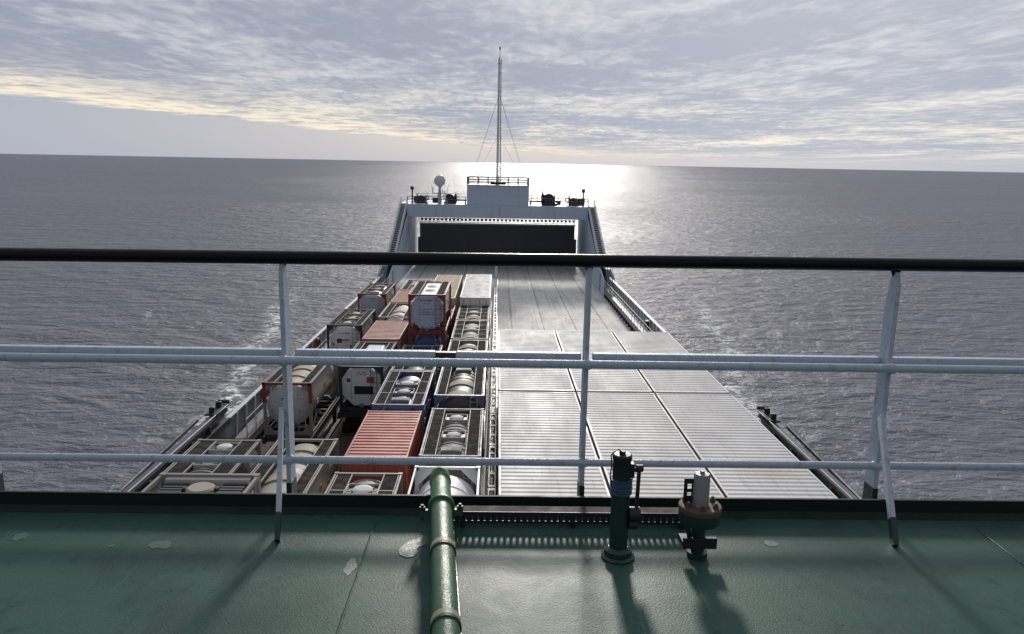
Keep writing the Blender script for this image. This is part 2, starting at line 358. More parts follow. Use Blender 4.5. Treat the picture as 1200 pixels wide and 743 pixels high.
# ------------------------------------------------------------------ mesh builder
class MB:
    def __init__(s): s.v = []; s.f = []; s.m = []
    def add(s, vs, fs, mi=0):
        o = len(s.v); s.v += [tuple(x) for x in vs]; s.f += [tuple(i+o for i in f) for f in fs]; s.m += [mi]*len(fs)
    def box(s, x0, x1, y0, y1, z0, z1, mi=0):
        s.add([(x0, y0, z0), (x1, y0, z0), (x1, y1, z0), (x0, y1, z0), (x0, y0, z1), (x1, y0, z1), (x1, y1, z1), (x0, y1, z1)],
              [(0, 3, 2, 1), (4, 5, 6, 7), (0, 1, 5, 4), (1, 2, 6, 5), (2, 3, 7, 6), (3, 0, 4, 7)], mi); return s
    def bar(s, p, q, wx, wz, mi=0, up=(0, 0, 1)):
        p = Vector(p); q = Vector(q); d = (q-p).normalized(); u = Vector(up)
        if abs(d.dot(u)) > .98: u = Vector((0, 1, 0))
        a = d.cross(u).normalized()*wx/2; b = a.cross(d).normalized()*wz/2
        vs = [p-a-b, p+a-b, p+a+b, p-a+b, q-a-b, q+a-b, q+a+b, q-a+b]
        s.add(vs, [(0, 1, 2, 3), (7, 6, 5, 4), (0, 4, 5, 1), (1, 5, 6, 2), (2, 6, 7, 3), (3, 7, 4, 0)], mi); return s
    def cyl(s, p, q, r0_, r1_=None, n=12, mi=0, cap=True):
        return s.lathe(p, q, [(0, r0_), (1, r0_ if r1_ is None else r1_)], n, mi, cap)
    def lathe(s, p, q, prof, n=16, mi=0, cap=True):
        """prof: (t along p-q in 0..1 units of length, radius)"""
        p = Vector(p); q = Vector(q); D = q-p; d = D.normalized()
        u = Vector((0, 0, 1)) if abs(d.z) < .9 else Vector((0, 1, 0))
        a = d.cross(u).normalized(); b = a.cross(d)
        vs = []
        for t_, r in prof:
            for i in range(n):
                an = 2*math.pi*i/n
                vs.append(p + D*t_ + a*r*math.cos(an) + b*r*math.sin(an))
        fs = []
        for k in range(len(prof)-1):
            for i in range(n):
                j = (i+1) % n
                fs.append((k*n+i, k*n+j, (k+1)*n+j, (k+1)*n+i))
        if cap:
            fs.append(tuple(range(n-1, -1, -1))); fs.append(tuple((len(prof)-1)*n+i for i in range(n)))
        s.add(vs, fs, mi); return s
    def tube(s, pts, r, n=10, mi=0):
        pts = [Vector(p) for p in pts]; vs = []; fs = []
        for k, p in enumerate(pts):
            d = (pts[min(k+1, len(pts)-1)]-pts[max(k-1, 0)]).normalized()
            u = Vector((0, 0, 1)) if abs(d.z) < .9 else Vector((1, 0, 0))
            if len(pts) > 2: u = Vector((1, 0, 0)) if abs(d.x) < .9 else Vector((0, 0, 1))
            a = d.cross(u).normalized(); b = a.cross(d)
            for i in range(n):
                an = 2*math.pi*i/n; vs.append(p+a*r*math.cos(an)+b*r*math.sin(an))
        for k in range(len(pts)-1):
            for i in range(n):
                j = (i+1) % n; fs.append((k*n+i, k*n+j, (k+1)*n+j, (k+1)*n+i))
        fs.append(tuple(range(n-1, -1, -1))); fs.append(tuple((len(pts)-1)*n+i for i in range(n)))
        s.add(vs, fs, mi); return s
    def sphere(s, c, r, n=16, k=10, mi=0, sz=1):
        c = Vector(c); prof = []
        for i in range(k+1):
            a = -math.pi/2+math.pi*i/k; prof.append(((math.sin(a)*sz+1)/2, max(.001, r*math.cos(a))))
        return s.lathe(c-Vector((0, 0, r)), c+Vector((0, 0, r)), prof, n, mi)
    def torus(s, c, R_, r, axis='Y', n=20, k=8, mi=0):
        vs = []; fs = []
        for i in range(n):
            A = 2*math.pi*i/n
            for j in range(k):
                B = 2*math.pi*j/k; x = (R_+r*math.cos(B))*math.cos(A); y = (R_+r*math.cos(B))*math.sin(A); z = r*math.sin(B)
                v = {'Y': (x, z, y), 'Z': (x, y, z), 'X': (z, x, y)}[axis]
                vs.append((c[0]+v[0], c[1]+v[1], c[2]+v[2]))
        for i in range(n):
            for j in range(k):
                fs.append((i*k+j, ((i+1) % n)*k+j, ((i+1) % n)*k+(j+1) % k, i*k+(j+1) % k))
        s.add(vs, fs, mi); return s
    def prism(s, poly, axis, a0, a1, mi=0):
        """poly 2-D; axis 'X': (y,z) extruded in x; 'Y': (x,z) in y; 'Z': (x,y) in z"""
        n = len(poly)
        def P3(p, a): return {'X': (a, p[0], p[1]), 'Y': (p[0], a, p[1]), 'Z': (p[0], p[1], a)}[axis]
        vs = [P3(p, a0) for p in poly]+[P3(p, a1) for p in poly]
        fs = [tuple(range(n)), tuple(range(2*n-1, n-1, -1))]+[(i, i+n, (i+1) % n+n, (i+1) % n) for i in range(n)]
        s.add(vs, fs, mi); return s
    def build(s, name, mats, parent=None, smooth=True, bevel=0, loc=None):
        me = bpy.data.meshes.new(name); me.from_pydata(s.v, [], s.f)
        for m in (mats if isinstance(mats, (list, tuple)) else [mats]): me.materials.append(M[m] if isinstance(m, str) else m)
        me.polygons.foreach_set('material_index', s.m)
        import bmesh
        bm = bmesh.new(); bm.from_mesh(me); bmesh.ops.recalc_face_normals(bm, faces=bm.faces); bm.to_mesh(me); bm.free()
        if smooth:
            me.polygons.foreach_set('use_smooth', [True]*len(me.polygons)); me.set_sharp_from_angle(angle=R(35))
        o = bpy.data.objects.new(name, me); COL.objects.link(o)
        if parent: o.parent = parent
        if loc: o.location = loc
        if bevel:
            b = o.modifiers.new('bevel', 'BEVEL'); b.width = bevel; b.segments = 2; b.limit_method = 'ANGLE'; b.angle_limit = R(40)
        return o
def tag(o, label=None, cat=None, group=None, kind=None):
    if label: o['label'] = label
    if cat: o['category'] = cat
    if group: o['group'] = group
    if kind: o['kind'] = kind
    return o
def thing(name, loc, label, cat, group=None, rz=0):
    o = bpy.data.objects.new(name, None); COL.objects.link(o); o.empty_display_size = .3
    o.location = loc; o.rotation_euler = (0, 0, rz); return tag(o, label, cat, group)
def kids(o): return [x for x in bpy.data.objects if x.parent == o]
def copy_tree(o, parent=None):
    c = o.copy(); COL.objects.link(c)
    if parent: c.parent = parent
    for ch in kids(o): copy_tree(ch, c)
    return c

# ================================================================== SETTING
# sea
mb = MB(); mb.add([(-60000, -60000, -9), (60000, -60000, -9), (60000, 60000, -9), (-60000, 60000, -9)], [(0, 1, 2, 3)])
so = tag(mb.build('sea', 'sea', smooth=False), kind='structure')
so.rotation_euler = (.0058, 0, 0)      # the ship sits a little bow-down on the swell
# cargo deck
mb = MB(); mb.box(-13.5, 13.5, 6, 121.5, -.3, 0)
tag(mb.build('cargo_deck', 'cargodeck', smooth=False), kind='structure')
# green upper deck where the photographer stands, with weld beads
GZ = 13.4
mb = MB(); mb.box(-14, 14, -14, 3.37, GZ-.25, GZ)
tag(mb.build('upper_deck', 'greendeck', smooth=False), kind='structure')
def bead(x, y0, y1, name):
    b_ = MB(); n = int((y1-y0)/.03); pts = []
    for i in range(n+1):
        pts.append((x+random.uniform(-.0012, .0012), y0+(y1-y0)*i/n, GZ+random.uniform(-.0012, .0012)))
    b_.tube(pts, .0055, 6); return tag(b_.build(name, 'greendeck'), kind='structure')
bead(-.537, -2, 3.27, 'upper_deck_seam'); bead(2.23, -2, 3.26, 'upper_deck_seam')
# white accommodation block beneath it
mb = MB(); mb.box(-13.9, 13.9, -14, 3.33, -.2, GZ-.26)
hb = mb.build('accommodation_block', 'housewhite', smooth=False)
tag(hb, 'white accommodation block carrying the green deck', 'ship superstructure')
for x in range(-12, 13, 3):
    for z in (4.6, 7.6, 10.6):
        m2 = MB(); m2.box(x-.35, x+.35, 3.331, 3.38, z-.45, z+.45); wf = m2.build('window_frame', 'railwhite', hb)
        m3 = MB(); m3.box(x-.28, x+.28, 3.381, 3.39, z-.38, z+.38); m3.build('pane', 'black', wf)

# hull
def outline(off):
    P_ = [(13.6+off, -40)]
    P_ += [(13.6+off, 88), (13.3+off, 108), (12.4+off, 122), (9.8+off*.7, 134), (5.5+off*.5, 143), (0, 147)]
    return P_
mb = MB()
top = outline(0); levels = [(-9.8, .93), (-6, .985), (-1.0, 1.0), (-.3, 1.0)]
ring = []
full = top+[(-x, y) for x, y in reversed(top[:-1])]
for z, s_ in levels: ring.append([(x*s_, y if y < 100 else 100+(y-100)*(s_**3), z) for x, y in full])
n = len(full); vs = [p for r_ in ring for p in r_]; fs = []
for k in range(len(ring)-1):
    for i in range(n): fs.append((k*n+i, k*n+(i+1) % n, (k+1)*n+(i+1) % n, (k+1)*n+i))
fs.append(tuple((len(ring)-1)*n+i for i in range(n)))
mb.add(vs, fs)
hull = tag(mb.build('ship_hull', 'hullblue'), 'dark blue hull of the cargo ship in the water', 'ship hull')
mb = MB()
mb.prism([(-13.3, 110), (-12.4, 121.9), (-9.8, 134), (-5.5, 143), (0, 146.8), (5.5, 143), (9.8, 134), (12.4, 121.9), (13.3, 110)], 'Z', -.29, -.1)
mb.build('foredeck', 'cargodeck', hull, smooth=False)

# side bulwarks: low inner ledge with recesses, walkway, lattice railing, outer plating
def side(sg, label):
    r = thing('side_bulwark', (0, 0, 0), label, 'bulwark')
    X = lambda a: sg*a
    def bx(m, a, b_, *q): m.box(min(X(a), X(b_)), max(X(a), X(b_)), *q)
    m = MB(); bx(m, 12.75, 13.45, 38, 92, .55, 1.0); m.build('walkway', 'bulwark', r)
    m = MB()
    y = 38.5
    while y < 91: bx(m, 12.78, 13.4, y, y+.22, 0, .55); y += 1.55
    bx(m, 13.4, 13.46, 38, 92, 0, .55)
    m.build('stiffener', 'black', r)
    m = MB(); bx(m, 13.52, 13.60, 37, 91, -.3, 2.2); m.build('plating', 'bulwark', r)
    m = MB(); bx(m, 13.44, 13.68, 37, 91, 2.203, 2.26); m.build('cap_rail', 'white', r)
    m = MB()
    for k in range(3): m.cyl((X(12.8), 38, 1.32+.35*k), (X(12.8), 91, 1.32+.35*k), .022, n=6)
    y = 38.1
    while y < 91.1: m.cyl((X(12.8), y, 1.0), (X(12.8), y, 2.05), .026, n=6); y += 1.5
    y = 38.6
    while y < 91: m.bar((X(13.5), y, 1.0), (X(13.42), y, 2.2), .05, .12, up=(0, 1, 0)); y += 1.5
    m.build('guard_rail', 'white', r)
    # near raised blue section
    m = MB()
    pr = [(13.47, .0), (13.47, 3.05), (13.66, 3.05), (14.0, 2.75), (14.28, 2.1), (14.35, 1.2), (14.1, .2), (13.62, -.6), (13.615, .0)]
    m.prism([(X(a), z) for a, z in pr], 'Y', 4, 36.9); m.build('raised_section', 'hullblue', r)
    m = MB(); bx(m, 13.2, 13.463, 4, 36.9, 2.2, 2.5)
    bx(m, 13.30, 13.463, 4, 36.9, 2.85, 3.0)
    y = 5
    while y < 36.5: bx(m, 13.25, 13.464, y, y+.16, 0, 2.85); y += 2.1
    m.build('inner_frame', 'blackframe', r)
    m = MB(); m.cyl((X(13.35), 4.2, 3.11), (X(13.35), 36.5, 3.11), .035, n=8); m.build('pipe', 'silverframe', r)
    m = MB(); bx(m, 13.3, 13.9, 35.4, 37.1, 3.05, 3.15); bx(m, 13.5, 13.75, 35.6, 35.8, 3.14, 3.42); bx(m, 13.5, 13.75, 36.5, 36.7, 3.14, 3.42)
    m.cyl((X(13.35), 37.3, 3.2), (X(13.9), 37.3, 3.2), .10, n=10); m.build('fairlead', 'black', r, bevel=.03)
    m = MB(); m.tube([(X(14.05), 24, 2.95), (X(14.3), 27, 2.5), (X(14.2), 31, 2.75), (X(13.9), 34.5, 3.15)], .10, 8); m.build('mooring_hose', 'hose', r)
    return r
side(1, 'grey starboard bulwark with white railing beside the white box roofs')
side(-1, 'grey port bulwark with white railing beside the outer row of tanks')
# green kerb rails on the port lanes
for x, lab in ((-9.25, 'green steel kerb along the bare deck beside the outer tanks, inner one'), (-9.55, 'green steel kerb nearest the outer row of tanks on the bare deck')):
    m = MB(); m.box(x-.05, x+.05, 22, 78, .002, .16); m.box(x-.11, x+.11, 22, 78, .16, .18)
    tag(m.build('kerb_rail', 'greengrey', bevel=.01), lab, 'kerb', 'green kerb rails')

# lifebuoys / gear on bulwarks
def lifebuoy(x, y, z, lab):
    m = MB(); m.torus((0, 0, 0), .29, .075, 'X', 20, 8)
    o = m.build('lifebuoy', 'lifered'); o.location = (x, y, z); tag(o, lab, 'lifebuoy', 'red lifebuoys on the bulwarks')
lifebuoy(13.40, 56.0, 1.75, 'red lifebuoy hanging inside the right-hand bulwark')
lifebuoy(-13.40, 56.8, 1.75, 'red lifebuoy on the left bulwark beside the white-ended tank')
lifebuoy(-13.40, 43.5, 1.8, 'red lifebuoy on the left bulwark beside the big round-ended tank')
def cabinet(x, y, lab):
    t = thing('hose_box', (x, y, 1.0), lab, 'fire hose box', 'hose boxes on the bulwarks')
    m = MB(); m.box(-.17, .17, -.35, .35, .25, 1.0); m.build('case', 'black', t, bevel=.02)
    m = MB(); m.box(-.05, .05, -.25, -.2, 0, .26); m.box(-.05, .05, .2, .25, 0, .26); m.build('bracket', 'black', t)
    s = 1 if x < 0 else -1
    m = MB(); m.box(s*.171, s*.19, -.28, .28, .3, .95); m.build('door', 'blackframe', t)
cabinet(13.3, 66, 'black hose box inside the right-hand bulwark')
cabinet(-13.3, 48, 'black hose box on the left bulwark abreast the big round-ended tank')

# ================================================================== FORWARD HOUSE
hs = thing('forward_house', (0, 109, 0), 'white forward house spanning the deck on two side walls', 'deckhouse')
def rel(m): return m
m = MB(); m.box(-12.72, 12.72, 0, 13, 9.2, 9.7); m.box(-12.72, 12.72, -.05, .25, 7.9, 9.72); m.build('cross_beam', 'housewhite', hs, smooth=False)
m = MB(); m.box(-4.35, 4.35, -.045, 5.5, 9.72, 12.45); m.build('control_cabin', 'housewhite', hs, smooth=False, bevel=.04)
m = MB(); m.box(-4.45, 4.45, -.12, 5.6, 12.453, 12.53); m.build('cabin_roof', 'greyframe', hs)
for sg in (-1, 1):
    prof = [(-19, 0), (-19, 2.3), (-15.5, 3.2), (-12.5, 3.35), (1.5, 9.0), (1.5, 9.72), (12.9, 9.72), (12.9, 0)]
    m = MB(); x0, x1 = sorted((sg*12.73, sg*12.83)); m.prism([(a, z-(.35 if 2 < z < 9.5 else 0)) for a, z in prof], 'X', x0, x1)
    x0, x1 = sorted((sg*13.82, sg*13.92)); m.prism([(a, z+(.25 if 2 < z < 9.5 else 0)) for a, z in prof], 'X', x0, x1)
    x0, x1 = sorted((sg*12.83, sg*13.82)); m.box(x0, x1, 1.9, 12.9, 0, 9.72)
    m.build('side_wall', 'housewhite', hs, smooth=False)
    m = MB(); x0, x1 = sorted((sg*12.715, sg*12.728)); m.box(x0, x1, -15.8, -15.1, .3, 2.35); m.build('door', 'blackframe', hs)
    # stair up the wing
    m = MB(); N = 26
    for k in range(N):
        f = k/(N-1); y = -12+13.6*f; z = 3.5+6.1*f
        x0, x1 = sorted((sg*12.92, sg*13.74)); m.box(x0, x1, y-.10, y+.10, z-.045, z+.045)
    m.bar((sg*12.87, -12.2, 3.4), (sg*12.87, 1.8, 9.7), .06, .22); m.bar((sg*13.77, -12.2, 3.4), (sg*13.77, 1.8, 9.7), .06, .22)
    st_ = m.build('stair', 'white', hs)
    m = MB(); m.bar((sg*13.33, -12.2, 2.95), (sg*13.33, 1.8, 9.25), .8, .04); m.build('stair_gap_dark', 'hullblue', st_, smooth=False)  # dark sheet added under the treads so the gaps read dark
    m = MB()
    for a in (12.87, 13.77):
        for dz in (.5, 1.0): m.cyl((sg*a, -12.2, 3.4+dz), (sg*a, 1.8, 9.7+dz), .045, n=6)
        for k in range(9):
            f = k/8; m.cyl((sg*a, -12.2+14*f, 3.4+6.3*f), (sg*a, -12.2+14*f, 4.4+6.3*f), .03, n=6)
    m.build('stair_rail', 'white', hs)
    # lower stair
    m = MB()
    for k in range(9):
        f = k/8; x0, x1 = sorted((sg*12.95, sg*13.5)); m.box(x0, x1, -23+4.2*f-.13, -23+4.2*f+.13, 1.1+2.2*f-.02, 1.1+2.2*f+.02)
    m.bar((sg*12.92, -23.2, 1.0), (sg*12.92, -18.6, 3.4), .06, .2); m.bar((sg*13.48, -23.2, 1.0), (sg*13.48, -18.6, 3.4), .06, .2)
    for a in (12.92, 13.48): m.cyl((sg*a, -23.2, 2.0), (sg*a, -18.6, 4.4), .035, n=6)
    for k in range(4): m.cyl((sg*12.92, -23.2+4.6*k/3, 1.0+2.4*k/3), (sg*12.92, -23.2+4.6*k/3, 2.0+2.4*k/3), .03, n=6)
    m.build('lower_stair', 'greengrey', hs)
    m = MB(); x0, x1 = sorted((sg*12.9, sg*13.5)); m.box(x0, x1, -18.6, -12.2, 3.3, 3.38); m.build('landing', 'greengrey', hs)
# hanging brackets under the beam
m = MB(); x = -11.9
while x < 12: m.box(x, x+.36, 10.95, 11.0, 6.72, 7.02); x += .62
m.box(-12.2, 12.2, 10.94, 11.02, 7.02, 7.10); m.build('slotted_beam', 'blackframe', hs)
m = MB(); m.box(-12.2, 12.2, 10.9, 10.96, 6.48, 6.58)
for k in range(-8, 9): m.box(k*1.5-.04, k*1.5+.04, 10.965, 11.0, 6.5, 6.7)
m.build('slotted_beam_rim', 'white', hs)
# roof guard rails
def rail_run(m, pts, hgt=1.05, rows=3, post=1.5, r=.03):
    for a, b_ in zip(pts[:-1], pts[1:]):
        a = Vector(a); b_ = Vector(b_); L = (b_-a).length; n_ = max(1, round(L/post))
        for k in range(rows): dz = Vector((0, 0, hgt*(k+1)/rows)); m.cyl(a+dz, b_+dz, r, n=6)
        for k in range(n_+1): q = a+(b_-a)*k/n_; m.cyl(q, q+Vector((0, 0, hgt)), r*1.1, n=6)
m = MB(); rail_run(m, [(-4.3, 5.4, 12.53), (-4.3, 0, 12.53), (4.3, 0, 12.53), (4.3, 5.4, 12.53), (-4.3, 5.4, 12.53)], post=1.45, r=.045); m.build('cabin_rail', 'tankdark', hs)
m = MB()
rail_run(m, [(-12.7, 12.6, 9.72), (-4.6, 12.6, 9.72)]); rail_run(m, [(4.6, 12.6, 9.72), (12.7, 12.6, 9.72)])
rail_run(m, [(-12.7, .1, 9.72), (-4.5, .1, 9.72)], rows=3, post=2.4, r=.04); rail_run(m, [(4.5, .1, 9.72), (12.7, .1, 9.72)], rows=3, post=2.4, r=.04)
m.build('platform_rail', 'tankdark', hs)
m = MB()
for z in (10.0, 10.6, 11.2, 11.8): m.cyl((4.75, -.05, z), (4.75, .35, z), .03, n=6)
m.cyl((4.75, -.05, 9.7), (4.75, -.05, 13.2), .035, n=6); m.cyl((4.75, .35, 9.7), (4.75, .35, 13.2), .035, n=6); m.build('cabin_ladder', 'greyframe', hs)

# dark raised ramp wall behind
t = thing('raised_ramp', (0, 119.6, 0), 'dark stained steel wall closing the deck behind the white beam', 'steel wall')
m = MB(); m.box(-12.0, 12.0, 0, .35, 0, 6.2); m.build('plate', 'darkwall', t, smooth=False)
m = MB(); m.box(-12.05, 12.05, -.1, .4, 6.203, 6.42); m.build('rim', 'white', t)
m = MB()
for k in range(-5, 6): m.box(k*2.2-.03, k*2.2+.03, -.05, -.002, 0, 6.0)
m.box(-12.28, -12.0, -.3, .35, 0, 4.2); m.box(12.0, 12.28, -.3, .35, 0, 4.2)
m.build('stiffener', 'darkwall', t, smooth=False)

# mast with guys
t = thing('signal_mast', (0, 113, 12.53), 'tall thin lattice mast on the cabin roof held by wires', 'mast')
m = MB(); H = 18.8
for k in range(3):
    a = 2*math.pi*k/3+.3; m.cyl((.34*math.cos(a), .34*math.sin(a), 0), (.20*math.cos(a), .20*math.sin(a), H-1.2), .065, .05, n=6)
z = .3; i = 0
while z < H-1.4:
    f = z/H; r_ = .34-.14*f; f2 = (z+.4)/H; r2 = .34-.14*f2
    for k in range(3):
        a = 2*math.pi*k/3+.3; b_ = 2*math.pi*(k+1)/3+.3
        m.cyl((r_*math.cos(a), r_*math.sin(a), z), (r_*math.cos(b_), r_*math.sin(b_), z), .028, n=4)
        m.cyl((r_*math.cos(a), r_*math.sin(a), z), (r2*math.cos(b_), r2*math.sin(b_), z+.4), .028, n=4)
    z += .4
m.cyl((0, 0, H-1.3), (0, 0, H), .05, .04, n=8); m.build('lattice', 'mast', t)
m = MB(); m.cyl((0, 0, H-.15), (0, 0, H+.22), .10, n=10); m.build('lamp', 'black', t)
m = MB()
for z in (1.0, 2.6, 8, 13, 16.8): m.cyl((-.32, 0, z), (.32, 0, z), .035, n=6); m.box(-.26, .26, -.2, .2, z-.03, z)
m.cyl((-.9, 0, 2.3), (.9, 0, 2.3), .035, n=6); m.build('yard', 'mast', t)
m = MB(); m.box(-.9, .9, -.6, .6, 0, .28); m.box(-1.1, -.5, -.4, .2, 0, .45); m.box(.5, 1.1, -.4, .2, 0, .42); m.build('base', 'black', t, bevel=.03)
m = MB()
for sx, sy, zt in ((-4.2, -3.6, 12.6), (4.2, -3.6, 12.6), (-4.1, 4.2, 12.6), (4.1, 4.2, 12.6), (-3.9, -3.2, 7), (3.9, -3.2, 7)):
    m.cyl((0, 0, zt), (sx*1.0, sy if sy > 0 else sy*.3, 0), .012, n=4)
m.build('guy_wire', 'wire', t)
# pole-mounted hoop on cabin roof
m = MB(); m.torus((-2.7, 109.9, 13.65), .22, .03, 'Y', 16, 6); m.cyl((-2.7, 109.9, 12.53), (-2.7, 109.9, 13.44), .04, n=8)
tag(m.build('loop_antenna', 'mast'), 'small hoop aerial on the left part of the cabin roof', 'antenna')

# satellite dome
t = thing('satellite_dome', (-8.3, 111, 9.7), 'white satellite dome on a pedestal left of the cabin', 'satellite dome')
m = MB(); m.sphere((0, 0, 3.25), .82, 24, 14); m.build('radome', 'offwhite', t)
m = MB(); m.cyl((0, 0, 0), (0, 0, 2.3), .30, .17, n=14); m.lathe((0, 0, 2.3), (0, 0, 2.75), [(0, .17), (1, .55)], 16); m.build('pedestal', 'housewhite', t)
m = MB(); m.box(-1.0, 1.0, -.35, .35, 1.5, 1.58); rail_run(m, [(-1, -.35, 1.55), (-1, .35, 1.55)], .9, 2, 1, .02); m.cyl((-1.0, 0, 1.55), (-1.25, 0, 3.0), .02, n=5); m.cyl((1.0, 0, 1.55), (1.35, 0, 3.0), .02, n=5)
m.build('platform', 'greyframe', t)
m = MB(); m.bar((.35, -.3, 2.0), (.95, -.3, .0), .06, .1); m.bar((.6, -.3, 2.0), (1.2, -.3, 0), .06, .1); m.build('ladder', 'white', t)

def winch(x, y, sc_, lab, flip=1):
    t = thing('mooring_winch', (x, y, 9.7), lab, 'winch', 'mooring winches on the forward house')
    m = MB(); m.box(-1.1, 1.1, -.5, .5, 0, .35); m.build('bed', 'black', t)
    m = MB(); m.lathe((-.8, 0, .95), (.8, 0, .95), [(0, .7), (.06, .7), (.07, .42), (.55, .46), (.56, .7), (.62, .7), (.63, .40), (.93, .40), (.94, .62), (1, .62)], 20); m.build('drum', 'black', t)
    m = MB()
    m.prism([(-.75, .35), (-.7, 1.5), (-.2, 1.75), (.35, 1.6), (.75, 1.15), (.8, .35)], 'Y', -.45, -.2); m.build('gear_case', 'black', t, bevel=.04)
    m = MB(); m.lathe((flip*-1.0, 0, .3), (flip*-1.0, 0, 2.1), [(0, .2), (.6, .2), (.75, .12), (1, .03)], 10); m.build('brake_handle', 'black', t)
    t.scale = (sc_, sc_, sc_)
winch(-6.9, 112.5, .82, 'black mooring winch between the satellite dome and the cabin', -1)
winch(7.4, 111.5, 1.0, 'black mooring winch just right of the cabin', 1)
winch(-10.9, 112, .68, 'low black mooring winch at the left end of the platform')
winch(11.0, 112, .68, 'low black mooring winch at the right end of the platform')
for x, lab in ((-12.1, 'black lamp post at the left end of the forward house'), (12.1, 'black lamp post at the right end of the forward house')):
    t = thing('lamp_post', (x, 110, 9.7), lab, 'lamp post', 'lamp posts on the forward house')
    m = MB(); m.cyl((0, 0, 0), (0, 0, 2.0), .12, .09, n=10); m.build('post', 'black', t)
    m = MB(); m.lathe((0, 0, 1.95), (0, 0, 2.5), [(0, .12), (.1, .24), (.9, .24), (1, .1)], 12); m.build('lamp_head', 'black', t)
for x, lab in ((-10.1, 'dark upright ring left of the satellite dome'), (9.9, 'dark upright ring right of the larger winch')):
    m = MB(); m.torus((0, 0, .85), .30, .06, 'Y', 18, 8); m.cyl((0, 0, 0), (0, 0, .55), .05, n=8); m.box(-.25, .25, -.2, .2, 0, .1)
    o = m.build('ring_stand', 'black'); o.location = (x, 110.3, 9.7); tag(o, lab, 'ring', 'ring stands')
for x0, x1, lab in ((-7.0, -4.5, 'black pipe running low into the left side of the cabin'), (4.5, 6.6, 'black pipe running low into the right side of the cabin')):
    m = MB(); m.cyl((x0, 111.5, 10.25), (x1, 111.5, 10.25), .12, n=10); m.cyl((x0+.2, 111.5, 9.7), (x0+.2, 111.5, 10.2), .07, n=8); m.cyl((x1-.2, 111.5, 9.7), (x1-.2, 111.5, 10.2), .07, n=8)
    tag(m.build('deck_pipe', 'black'), lab, 'pipe', 'low pipes by the cabin')
# small vents and lockers along the platform
for x, y, w_, h_, mm, lab in ((-11.6, 114, 1.4, .9, 'black', 'dark locker left of the lamp post on the platform'), (-9.2, 115, .9, .7, 'black', 'small dark box near the satellite dome'), (8.9, 114.5, .8, .6, 'black', 'small dark box right of the larger winch'), (12.0, 114, 1.5, 1.0, 'black', 'dark locker behind the right lamp post')):
    m = MB(); m.box(-w_/2, w_/2, -.4, .4, .08, h_); m.box(-w_/2-.05, w_/2+.05, -.45, .45, h_, h_+.06); m.box(-w_/2+.1, w_/2-.1, -.3, .3, 0, .08)
    o = m.build('deck_locker', mm, bevel=.02); o.location = (x, y, 9.7); tag(o, lab, 'locker', 'lockers on the platform')

# ================================================================== CARGO
def corr(pitch, depth, y0, y1, f=.28):
    """trapezoid profile samples (y, dz)"""
    out = []; n = max(1, round((y1-y0)/pitch)); p = (y1-y0)/n
    for i in range(n):
        a = y0+i*p; out += [(a, 0), (a+p*f, 0), (a+p*.5, -depth), (a+p*(.5+f), -depth)]
    out.append((y1, 0)); return out

def box_container(name, label, cat, x, y0, top, L, W, H, mat, framemat=None, roofmat=None, pitch=.34, group=None, doors=True, depth=.03):
    base = top-H
    t = thing(name, (x, y0+L/2, base), label, cat, group)
    framemat = framemat or mat; roofmat = roofmat or mat
    h2, w2, l2 = H, W/2, L/2; e = .12
    m = MB()
    for sx in (-1, 1):
        for sy in (-1, 1):
            xa, xb = sorted((sx*w2, sx*(w2-e))); ya, yb = sorted((sy*l2, sy*(l2-e)))
            m.box(xa, xb, ya, yb, 0, h2)
            m.box(xa-.006 if sx < 0 else xa, xb if sx < 0 else xb+.006, ya-.006 if sy < 0 else ya, yb if sy < 0 else yb+.006, h2-.12, h2+.012)
        xa, xb = sorted((sx*(w2-.004), sx*(w2-.075)))
        m.box(xa, xb, -l2+e, l2-e, h2-.08, h2-.004); m.box(xa, xb, -l2+e, l2-e, 0, .16)
    for sy in (-1, 1):
        ya, yb = sorted((sy*(l2-.004), sy*(l2-.09)))
        m.box(-w2+e, w2-e, ya, yb, h2-.10, h2-.002); m.box(-w2+e, w2-e, ya, yb, 0, .16)
    m.build('frame', framemat, t, smooth=False)
    prof = corr(pitch, depth, -l2+.09, l2-.09)
    m = MB(); vs = []; fs = []
    for (y, dz) in prof: vs += [(-w2+.08, y, h2-.006+dz), (w2-.08, y, h2-.006+dz)]
    for i in range(len(prof)-1): fs.append((2*i, 2*i+1, 2*i+3, 2*i+2))
    m.add(vs, fs); m.build('roof', roofmat, t, smooth=False)
    for sx in (-1, 1):
        m = MB(); vs = []; fs = []
        for (y, dz) in prof: vs += [(sx*(w2-.02+dz), y, .16), (sx*(w2-.02+dz), y, h2-.08)]
        for i in range(len(prof)-1): fs.append((2*i, 2*i+1, 2*i+3, 2*i+2))
        m.add(vs, fs); m.build('side_panel', mat, t, smooth=False)
    for sx in (-1, 1):
        m = MB(); xa, xb = sorted((sx*.01, sx*(w2-.125))); m.box(xa, xb, -l2+.02, -l2+.06, .17, h2-.105)
        dr = m.build('door', mat, t, smooth=False)
        m = MB()
        for q in (.3, .75): m.cyl((sx*w2*q, -l2-.0, .2), (sx*w2*q, -l2-.0, h2-.15), .018, n=6)
        m.build('locking_bar', 'greyframe', dr)
    m = MB(); m.box(-w2+.12, w2-.12, l2-.06, l2-.02, .17, h2-.105); m.build('end_wall', mat, t, smooth=False)
    return t

